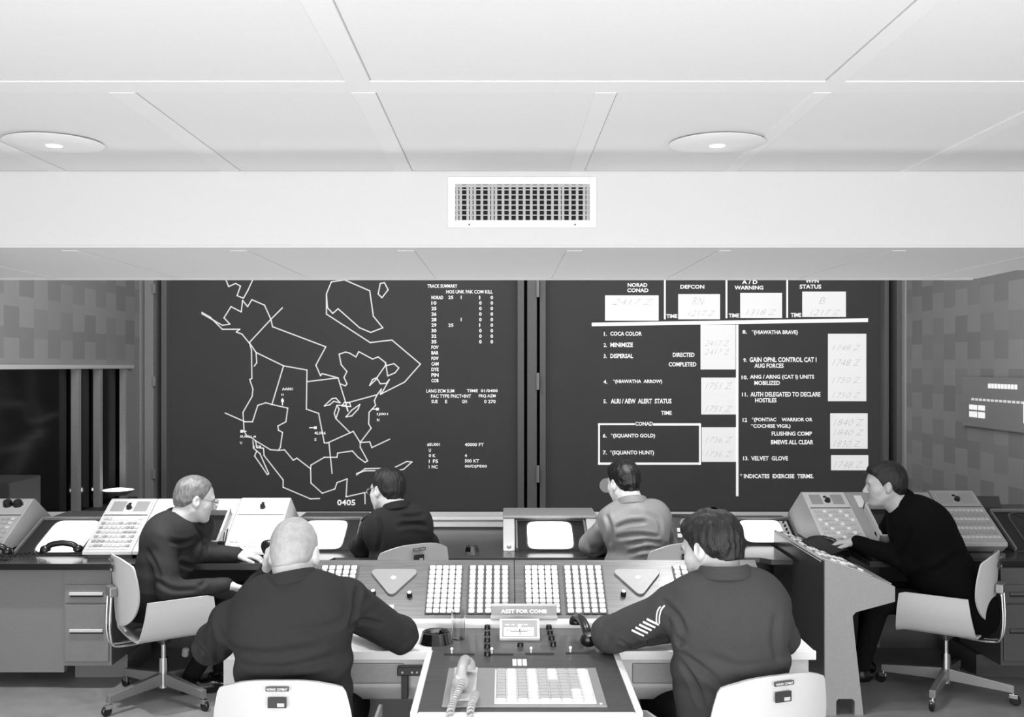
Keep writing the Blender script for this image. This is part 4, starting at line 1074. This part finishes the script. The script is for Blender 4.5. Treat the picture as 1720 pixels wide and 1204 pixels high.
def person(label, J, head, mats, hair, sc=1.0, h=.0065, hh=.0036, hands=(), cloth='suit', glasses=False, folds=1.0, hunch=0, bulk=1.0, coll=1.0, belly=0.0, epaulet=False, sq=1.45):
    skin, jacket, trousers, hairm = mats[:4]
    J = {k_: A_(v) for k_, v in J.items()}
    t = thing('person', label, 'person', (0, 0, 0))
    hc, yaw, pit, rol = head; hc = A_(hc); Rm = head_mat(yaw, pit, rol)
    rt = nrm(J['shR'] - J['shL']); up = nrm(J['neck'] - J['pel']); fw = nrm(np.cross(up, rt)); rt2 = nrm(np.cross(fw, up))
    allp = np.array(list(J.values()) + [hc]); lo = allp.min(0) - .28; hi = allp.max(0) + .28; lo[2] = max(lo[2], -.01)
    mid = J['pel'] * .30 + J['neck'] * .70 - fw * .012 * bulk; low = J['pel'] * .66 + J['neck'] * .34 + fw * (.0 + belly)
    shc = (J['shL'] + J['shR']) / 2
    def torso(f, g, kk=.05):
        b = bulk; nk = J['neck'] - up * .052
        f.cone(mid, low, .185 * b - g, .170 * b - g + belly * .4, kk, (fw, sq))
        f.cone(low, J['pel'], .170 * b - g + belly * .3, .178 * b - g, kk, (fw, 1.3))
        f.cone(J['shL'] + rt * .02, J['shR'] - rt * .02, .060 - g * .6, .060 - g * .6, kk)
        up1 = mid + up * .06
        f.cone(up1 - rt * .09, up1 + rt * .09, .105 * b - g, .105 * b - g, kk, (fw, 1.2))
        for s_ in ('shL', 'shR'): f.cone(nk, J[s_] + up * .004, .046 - g, .048 - g * .6, .035)
    def arms(f, g, to_wrist=1.0, kk=.035):
        for s_ in 'LR':
            a, b, c = J['sh' + s_], J['el' + s_], J['wr' + s_]
            f.cone(a, b, .066 * (.5 + .5 * bulk) - g, .061 - g, kk); f.cone(b, b + (c - b) * to_wrist, .061 - g, .040 - g * .8, kk)
    def legs(f, g, kk=.03):
        for s_ in 'LR':
            hip = J['pel'] + rt2 * (.09 if s_ == 'R' else -.09)
            f.cone(hip, J['kn' + s_], .092 - g, .066 - g, kk); f.cone(J['kn' + s_], J['an' + s_], .064 - g, .046 - g, kk)
    # ---- body (skin), head fine, the rest coarser
    fb = Field(lo, hi, .010)
    fb.cone(mid, J['pel'], .14, .14, .05, (fw, 1.5)); fb.cone(J['shL'], J['shR'], .045, .045, .04)
    arms(fb, .022, .9); legs(fb, .022)
    fb.cone(J['neck'] - up * .03, shc, .05, .05, .03)
    parts = [fb.mesh()]
    hr = .155 * sc; flo = np.minimum(hc, J['neck']) - hr; fhi = np.maximum(hc, J['neck']) + hr
    fh = Field(flo, fhi, hh); head_prims(fh, hc, Rm, sc, J['neck'] - up * .03); parts.append(fh.mesh())
    for hd in hands:
        w_ = A_(hd['w']); f2 = Field(w_ - .20, w_ + .20, .003 if hh < .0035 else .0035)
        hand_prims(f2, w_, A_(hd['f']), A_(hd['p']), hd['side'], hd.get('curl', .4), curls=hd.get('curls'), s_=1.0)
        if 'el' in hd: f2.cone(w_, w_ + nrm(A_(hd['el']) - w_) * .09, .024, .032, .01)
        parts.append(f2.mesh())
    mesh_obj('body', parts, skin, t)
    # ---- jacket
    fj = Field(lo, hi, h); torso(fj, 0); arms(fj, 0)
    X, Y, Z = fj.full(); D = fj.D
    near = np.abs(D) < .03
    I = np.argwhere(near); pts = fj.lo + I * h
    disp = np.zeros(len(I))
    for s_ in 'LR':      # sleeve creases fan out around elbow and armpit
        for a, b, ph in ((J['sh' + s_], J['el' + s_], .2), (J['el' + s_], J['wr' + s_], 1.9)):
            ab = b - a; L = np.linalg.norm(ab); d_ = ab / L; rel = pts - a; tt = rel @ d_; rad = np.linalg.norm(rel - tt[:, None] * d_, axis=1)
            e1 = nrm(np.cross(d_, up + .1)); e2 = np.cross(d_, e1); an = np.arctan2(rel @ e2, rel @ e1)
            wq = np.exp(-((np.minimum(np.abs(tt), np.abs(tt - L)) / .075) ** 2)) * (rad < .095) * (tt > -.05) * (tt < L + .05)
            disp += wq * .0034 * folds * np.sin(tt * 80 + 2.6 * np.sin(an * 2 + ph) + ph * 3) * (.5 + .5 * np.sin(an * 1.0 + ph * 2 + tt * 20))
    rel = pts - J['pel']; tz = rel @ up; rx_ = rel @ rt2
    T_ = np.linalg.norm(J['neck'] - J['pel'])
    wq = np.exp(-((tz - .42 * T_) / (.20 * T_)) ** 2) * (np.abs(rx_) < .24)
    disp += wq * .0050 * folds * np.sin(tz * 62 + 9 * rx_ + 2.5 * np.sin(rx_ * 14)) * (.4 + .6 * np.sin(rx_ * 11 + tz * 9 + 1) ** 2)
    disp += .0020 * folds * (np.sin(pts @ A_((31, 17, 23))) + np.sin(pts @ A_((-19, 37, 13)) + 2))
    # centre back seam
    disp += .0022 * np.exp(-(rx_ / .006) ** 2) * ((rel @ fw) < 0) * (tz < T_)
    D[near] = D[near] + disp.astype(np.float32)
    fj.D = D
    # open the neck
    fj.cone(J['neck'] + up * .03, J['neck'] + nrm(hc - J['neck']) * .2, .060, .085, .008, None, 'sub')
    jk = mesh_obj('jacket', [fj.mesh()], jacket, t)
    # collar: raised band round the neck
    if coll:
        nd = nrm(hc - Rm @ A_((0, .02, .05)) - J['neck'])
        fc = Field(J['neck'] - .15, J['neck'] + .15, .004)
        for lay, (rr_, zz_, tk) in enumerate(((.066, .020, .009), (.071, .008, .009), (.076, -.004, .009))):
            pr = None
            r0_ = rr_
            for i in range(46):
                a = R(-235 + 290 * i / 45)   # open at the front
                rr_ = r0_; ca, sa = math.cos(a), math.sin(a)
                back = max(0, -sa); front = max(0, sa)
                rr_ *= coll; p = J['neck'] + rt * rr_ * 1.02 * ca + fw * (rr_ * sa) + up * ((coll - 1) * .10 + zz_ + .020 * back - .050 * front)
                if pr is not None: fc.cone(pr, p, tk, tk, .006)
                pr = p
        mesh_obj('collar', [fc.mesh()], jacket, t)
        fc = Field(J['neck'] - .15, J['neck'] + .15, .004); pr = None
        for i in range(19):
            a = R(-235 + 290 * i / 18); ca, sa = math.cos(a), math.sin(a); back = max(0, -sa); front = max(0, sa)
            p = J['neck'] + rt * .0635 * ca + fw * (.0635 * sa) + up * (.018 + .020 * back - .045 * front)
            if pr is not None: fc.cone(pr, p, .006, .006, .004)
            pr = p
        mesh_obj('shirt_collar', [fc.mesh()], mats[4] if len(mats) > 4 else M_shirt, t)
    # ---- trousers and shoes
    ft = Field(lo, hi, .009); legs(ft, 0); ft.cone(J['pel'] - rt2 * .06, J['pel'] + rt2 * .06, .125, .125, .05)
    mesh_obj('trousers', [ft.mesh()], trousers, t)
    for s_ in 'LR':
        an = J['an' + s_]; fd = nrm(J['to' + s_] - an); fd[2] = 0; fd = nrm(fd)
        base = an.copy(); base[2] = .035
        fs = Field(np.minimum(base, base + fd * .22) - .09, np.maximum(base, base + fd * .22) + .09, .006)
        fs.cone(base - fd * .03, base + fd * .12, .034, .038, .02); fs.cone(base + fd * .10, base + fd * .17 - A_((0, 0, .006)), .038, .028, .02)
        fs.cone(base, an, .038, .040, .02)
        fs.D[:, :, fs.ax[2] < .003] = .01
        mesh_obj('shoe', [fs.mesh()], M_shoe, t)
    if hair: hair_obj(hc, Rm, sc, hair[0], hairm, t, h=hh, th=hair[1])
    if glasses:
        T = lambda p: Vector(hc + Rm @ (A_(p) * sc))
        m_ = MB()
        for s_ in (-1, 1):
            ring = [T((.033 * s_ + .023 * math.cos(a), .112, .004 + .019 * math.sin(a))) for a in [2 * math.pi * i / 20 for i in range(21)]]
            m_.tube(ring, .0022, 6)
            m_.tube([T((.056 * s_, .110, .010)), T((.076 * s_, .07, .014)), T((.082 * s_, .0, .018)), T((.082 * s_, -.02, .0))], .0022, 6)
        m_.tube([T((-.010, .114, .008)), T((.010, .114, .008))], .0022, 6)
        m_.build('eyeglasses', M_chrome, t, True)
    for s_ in ('shL', 'shR'):
        if epaulet:
            o1 = J[s_] * .80 + J['neck'] * .20; o2 = J[s_] * 1.0
            off = up * .066
            a, b = Vector(o1 + off * .95), Vector(o2 + off * 1.08 + (J[s_] - J['neck']) * .18)
            fe = Field(np.minimum(a, b) - .06, np.maximum(a, b) + .06, .005)
            fe.cone(a, b, .026, .030, .01, (up, 2.6)); mesh_obj('shoulder_board', [fe.mesh()], M_cloth_black, t)
    return t, jk
M_skin_l = mat('skin_bright', 205, .5, noise=.04, nscale=40, bump=.02)
M_skin_m = mat('skin_mid', 182, .5, noise=.05, nscale=40, bump=.02)
M_skin_s = mat('skin_ruddy', 165, .5, noise=.05, nscale=40, bump=.02)
M_suit_bald = mat('charcoal_wool', 46, .9, spec=.15, noise=.10, nscale=300, bump=.25, bscale=500)
M_cloth_ser = mat('airman_blue_serge', 64, .9, spec=.15, noise=.10, nscale=300, bump=.25, bscale=500)
M_cloth_black = mat('black_uniform_cloth', 8, .9, spec=.1, bump=.2, bscale=400)
M_cloth_dark = mat('dark_uniform_cloth', 34, .8, spec=.2, bump=.2, bscale=400)
M_cloth_left = mat('dark_army_cloth', 40, .75, spec=.25, bump=.2, bscale=400)
M_cloth_grey = mat('light_grey_sharkskin', 132, .45, noise=.05, nscale=200, bump=.1, bscale=400)
M_trouser = mat('dark_trouser_cloth', 16, .9, spec=.15, bump=.2)
M_shirt = mat('shirt_cotton', 210, .8)
M_shoe = mat('black_shoe_leather', 12, .2)
M_hair_d = mat('dark_hair', 12, .5, noise=.3, nscale=60, bump=.4, bscale=120, stretch=(3, 1, 1))
M_hair_b = mat('glossy_black_hair', 16, .28, noise=.3, nscale=60, bump=.3, bscale=120, stretch=(3, 1, 1))
M_hair_g = mat('thin_grey_brown_hair', 105, .35, noise=.35, nscale=30, bump=.3, bscale=120, stretch=(3, 1, 1))
M_hair_s = mat('short_white_stubble', 172, .8, noise=.14, nscale=50, bump=.5, bscale=420)

# --- near left, bald man on the telephone
J = dict(neck=(-.712, 3.345, 1.050), pel=(-.70, 3.30, .52), shL=(-.920, 3.36, .915), shR=(-.535, 3.40, .985),
         elL=(-1.02, 3.50, .80), wrL=(-.845, 3.60, 1.04), elR=(-.375, 3.63, .80), wrR=(-.56, 3.82, .79),
         knL=(-.86, 3.78, .49), knR=(-.58, 3.80, .49), anL=(-.86, 3.95, .09), anR=(-.58, 3.92, .09), toL=(-.86, 4.1, .05), toR=(-.58, 4.1, .05))
J['pel'] = (-.70, 3.36, .55)
nl, nlj = person('bald man in a charcoal suit seen from behind, phone at his left ear', J, ((-.726, 3.46, 1.125), -6, -22, 0),
       (M_skin_l, M_suit_bald, M_trouser, M_hair_s), ('stubble', .0035), h=.006, hh=.0032, bulk=1.08, sc=1.0, coll=1.10,
       hands=[dict(w=(-.845, 3.595, 1.035), f=(.25, -.1, .95), p=(.7, -.45, 0), side=1, curl=.7, el=(-1.02, 3.50, .80)),
              dict(w=(-.57, 3.83, .785), f=(-.9, .3, 0), p=(0, 0, -1), side=-1, curl=.35, el=(-.355, 3.63, .8))])
handset('black telephone handset held to the left ear of the bald man', at((-.805, 3.52, 1.13), ry=78, rx=-20, rz=15), M_black)

# --- near right, sergeant with sleeve stripes
J = dict(neck=(.745, 3.345, 1.072), pel=(.79, 3.42, .55), shL=(.575, 3.40, .955), shR=(.905, 3.40, .965),
         elL=(.385, 3.62, .805), wrL=(.64, 3.72, .79), elR=(1.0, 3.60, .80), wrR=(.85, 3.80, .79),
         knL=(.60, 3.83, .49), knR=(.93, 3.83, .49), anL=(.62, 3.95, .09), anR=(.93, 3.95, .09), toL=(.62, 4.1, .05), toR=(.93, 4.1, .05))
ser, serj = person('man with dark wavy hair in a uniform jacket with white sleeve stripes', J, ((.722, 3.44, 1.150), 44, -20, 4),
       (M_skin_m, M_cloth_ser, M_trouser, M_hair_d, M_cloth_ser), ('wavy', .012), h=.006, hh=.0032, bulk=1.08, sc=1.02, coll=1.12,
       hands=[dict(w=(.65, 3.725, .785), f=(.9, .3, 0), p=(0, 0, -1), side=1, curl=.4, el=(.385, 3.62, .8)),
              dict(w=(.85, 3.81, .785), f=(-.6, .8, 0), p=(0, 0, -1), side=-1, curl=.4, el=(1.0, 3.6, .8))], epaulet=False)

# --- left man in profile
J = dict(neck=(-1.775, 5.44, .945), pel=(-1.87, 5.36, .50), shL=(-1.68, 5.56, .89), shR=(-1.80, 5.27, .865),
         elL=(-1.76, 5.62, .76), wrL=(-1.50, 5.66, .735), elR=(-1.74, 5.20, .60), wrR=(-1.47, 5.27, .625),
         knL=(-1.45, 5.60, .50), knR=(-1.44, 5.40, .50), anL=(-1.60, 5.62, .09), anR=(-1.70, 5.42, .09), toL=(-1.45, 5.68, .05), toR=(-1.55, 5.46, .05))
J['elL'] = (-1.70, 5.50, .755); J['wrL'] = (-1.47, 5.49, .742)
sl, slj = person('balding man with glasses in dark uniform turned right, one arm on the desk', J, ((-1.69, 5.46, 1.048), -64, -14, 0),
       (M_skin_m, M_cloth_left, M_trouser, M_hair_g), ('thin', .006), h=.008, hh=.0045, bulk=1.0, sc=1.03, glasses=True,
       hands=[dict(w=(-1.46, 5.49, .742), f=(.98, .0, -.1), p=(0, 0, -1), side=1, curl=.35, el=(-1.70, 5.50, .755)),
              dict(w=(-1.46, 5.272, .622), f=(.9, .2, -.25), p=(0, -.2, -1), side=-1, curl=.4, el=(-1.74, 5.2, .6))], folds=.45)

# --- far left man
J = dict(neck=(-.575, 5.40, 1.005), pel=(-.53, 5.38, .52), shL=(-.72, 5.46, .885), shR=(-.475, 5.50, .915),
         elL=(-.80, 5.66, .76), wrL=(-.72, 5.86, .745), elR=(-.44, 5.72, .76), wrR=(-.55, 5.90, .745),
         knL=(-.65, 5.80, .50), knR=(-.42, 5.80, .50), anL=(-.65, 5.9, .09), anR=(-.42, 5.9, .09), toL=(-.65, 6.1, .05), toR=(-.42, 6.1, .05))
fl, flj = person('dark-haired man with glasses in dark uniform seen from behind, left of centre', J, ((-.635, 5.47, 1.098), 48, -10, 4),
       (M_skin_m, M_cloth_dark, M_trouser, M_hair_d, M_cloth_dark), ('full', .009), h=.008, hh=.0045, sc=.99, bulk=.93, glasses=True, epaulet=True,
       hands=[dict(w=(-.715, 5.865, .742), f=(.4, .9, 0), p=(0, 0, -1), side=1, curl=.35), dict(w=(-.55, 5.905, .742), f=(-.4, .9, 0), p=(0, 0, -1), side=-1, curl=.35)])

# --- far right man, light grey jacket
J = dict(neck=(.705, 5.42, 1.035), pel=(.76, 5.40, .52), shL=(.59, 5.46, .925), shR=(.845, 5.46, .940),
         elL=(.50, 5.64, .77), wrL=(.68, 5.80, .745), elR=(.92, 5.64, .77), wrR=(.66, 5.72, .76),
         knL=(.62, 5.80, .50), knR=(.88, 5.80, .50), anL=(.62, 5.9, .09), anR=(.88, 5.9, .09), toL=(.62, 6.1, .05), toR=(.88, 6.1, .05))
fr, frj = person('man with glossy black hair in a light grey jacket leaning at the long desk', J, ((.668, 5.50, 1.138), 32, -12, -3),
       (M_skin_l, M_cloth_grey, M_trouser, M_hair_b, M_cloth_black), ('full', .008), h=.008, hh=.0045, sc=.97, folds=1.6, bulk=.98,
       hands=[dict(w=(.68, 5.81, .742), f=(.7, .6, 0), p=(0, 0, -1), side=1, curl=.35), dict(w=(.60, 5.70, .765), f=(-.95, -.1, .0), p=(0, -.6, -.6), side=-1, curl=.8)])

# --- right man in black
J = dict(neck=(2.165, 5.42, 1.035), pel=(2.50, 5.38, .50), shL=(2.20, 5.27, .955), shR=(2.24, 5.58, .975),
         elL=(2.17, 5.36, .735), wrL=(1.97, 5.53, .800), elR=(2.16, 5.70, .76), wrR=(1.98, 5.72, .76),
         knL=(2.06, 5.45, .50), knR=(2.08, 5.62, .50), anL=(2.02, 5.62, .09), anR=(2.10, 5.78, .09), toL=(1.86, 5.66, .05), toR=(1.95, 5.84, .05))
sr, srj = person('dark-haired man in black uniform turned left, leaning forward with a hand on a phone', J, ((2.085, 5.43, 1.132), 78, -6, 0),
       (M_skin_s, M_cloth_black, M_trouser, M_hair_d), ('full', .009), h=.008, hh=.0045, sc=1.0, bulk=1.12, folds=.7, belly=.02, sq=1.2,
       hands=[dict(w=(1.955, 5.545, .805), f=(-.95, .25, -.12), p=(0, 0, -1), side=-1, curl=.45, el=(2.17, 5.36, .735)),
              dict(w=(1.97, 5.725, .758), f=(-.95, 0, 0), p=(0, 0, -1), side=1, curl=.4)])

# ---- creases pressed into the cloth
def crease(o, lines):
    me = o.data; n = len(me.vertices); V = np.empty(n * 3); me.vertices.foreach_get('co', V); V = V.reshape(-1, 3)
    Nn = np.empty(n * 3); me.vertices.foreach_get('normal', Nn); Nn = Nn.reshape(-1, 3)
    tree = BVHTree.FromPolygons([v for v in V.tolist()], [p.vertices[:] for p in me.polygons])
    off = np.zeros(n); O = Vector((0, 0, H))
    for pts, dep, wd in lines:
        pp = []
        for q in smoothpath([(x, y, 0) for x, y in pts], 4):
            h_ = tree.ray_cast(O, (P(q.x, q.y, 4) - O).normalized())
            if h_[0] is not None: pp.append(np.array(h_[0]))
        if len(pp) < 2: continue
        dm = np.full(n, 9.0); L = len(pp) - 1; tm = np.zeros(n)
        for i in range(L):
            a, b = pp[i], pp[i + 1]
            if np.linalg.norm(b - a) > .06: continue
            ab = b - a; t_ = np.clip(((V - a) @ ab) / max(ab @ ab, 1e-9), 0, 1); d_ = np.linalg.norm(V - a - t_[:, None] * ab, axis=1)
            m_ = d_ < dm; dm[m_] = d_[m_]; tm[m_] = (i + t_[m_]) / L
        env = np.sqrt(np.clip(4 * tm * (1 - tm), 0, 1)) * .8 + .2
        off += env * dep * (-np.exp(-(dm / wd) ** 2) + .45 * np.exp(-((dm - 2.0 * wd) / wd) ** 2))
    sgn = 1.0
    V = V + Nn * off[:, None] * sgn
    me.vertices.foreach_set('co', V.ravel()); me.update()
crease(serj, [([(1077, 1068), (1100, 1076), (1150, 1070)], .010, .010), ([(1020, 1106), (1060, 1092), (1100, 1085), (1150, 1078)], .012, .010),
              ([(1028, 1121), (1080, 1117), (1130, 1108)], .008, .009), ([(1112, 1012), (1138, 1035), (1150, 1065)], .010, .012),
              ([(1150, 1100), (1190, 1132), (1220, 1160)], .009, .012), ([(1145, 1112), (1168, 1150), (1182, 1190)], .009, .012),
              ([(1025, 1070), (1018, 1085), (1012, 1100)], .007, .010), ([(1305, 1030), (1300, 1070), (1306, 1110)], .007, .014),
              ([(1190, 1100), (1240, 1120), (1300, 1118)], .006, .016), ([(1040, 1075), (1060, 1085), (1080, 1082)], .006, .009)])
crease(nlj, [([(602, 985), (596, 1020), (588, 1050)], .010, .012), ([(588, 1052), (612, 1042), (640, 1050)], .010, .010), ([(590, 1062), (620, 1070), (655, 1090)], .008, .011),
             ([(352, 1050), (362, 1090), (372, 1125)], .010, .012), ([(380, 1088), (450, 1100), (540, 1085)], .007, .016), ([(390, 1115), (470, 1122), (560, 1104)], .008, .014),
             ([(480, 1060), (540, 1055), (580, 1040)], .006, .014), ([(330, 1085), (345, 1100), (350, 1120)], .008, .010), ([(400, 1134), (480, 1142), (570, 1130)], .007, .012)])
crease(slj, [([(286, 908), (305, 912), (326, 906)], .014, .012), ([(250, 925), (262, 950), (268, 970)], .012, .012), ([(330, 885), (345, 915), (332, 960)], .014, .012),
             ([(335, 985), (352, 970), (366, 958)], .014, .011), ([(300, 945), (325, 952), (345, 945)], .012, .012), ([(262, 975), (290, 990), (330, 990)], .012, .012)])
crease(flj, [([(672, 866), (690, 868), (712, 864)], .012, .012), ([(668, 884), (695, 880), (718, 884)], .012, .012), ([(636, 870), (640, 900), (634, 930)], .012, .012)])
crease(frj, [([(1036, 886), (1056, 878), (1084, 876)], .018, .011), ([(1038, 903), (1070, 898), (1104, 902)], .018, .011), ([(1056, 915), (1084, 908), (1110, 912)], .015, .010),
             ([(1056, 930), (1076, 924), (1095, 922)], .014, .010), ([(1018, 865), (1026, 890), (1024, 915)], .016, .012), ([(1090, 862), (1106, 872), (1112, 890)], .010, .012)])
crease(srj, [([(1530, 890), (1520, 920), (1505, 940)], .012, .012), ([(1560, 960), (1585, 950), (1605, 930)], .012, .014)])

# ---- sleeve stripes and pins laid on the cloth
def bvh(o):
    me = o.data; return BVHTree.FromPolygons([v.co[:] for v in me.vertices], [p.vertices[:] for p in me.polygons])
def lay(tree, pts, r, name, m_, parent, lift=.001, flat=1):
    out = []
    for x, y in pts:
        d_ = (P(x, y, 4) - Vector((0, 0, H))).normalized(); h_ = tree.ray_cast(Vector((0, 0, H)), d_)
        if h_[0] is None: continue
        out.append(h_[0] + h_[1] * lift * (1 if h_[1].dot(d_) < 0 else -1))
    if len(out) > 1: return MB().tube(out, r, 6).build(name, m_, parent, True)
tr = bvh(serj)
M_stripe = mat('stripe_braid', 215, .8)
def cv(a, b, c, n=8):
    return [((1 - t_) ** 2 * a[0] + 2 * t_ * (1 - t_) * b[0] + t_ ** 2 * c[0], (1 - t_) ** 2 * a[1] + 2 * t_ * (1 - t_) * b[1] + t_ ** 2 * c[1]) for t_ in [i / n for i in range(n + 1)]]
for k in range(5):
    ox, oy = k * 6.3, -k * 4.6
    lay(tr, cv((1062 + ox, 1058 + oy), (1068 + ox, 1061 + oy), (1082 + ox, 1067 + oy)), .0042, 'chevron_stripe', M_stripe, ser)
for k in range(2):
    lay(tr, cv((1117 - k * 7, 1017 + k * 2), (1107 - k * 5, 1024), (1108 - k * 5, 1046 + k * 0)), .0030, 'chevron_stripe', M_stripe, ser)
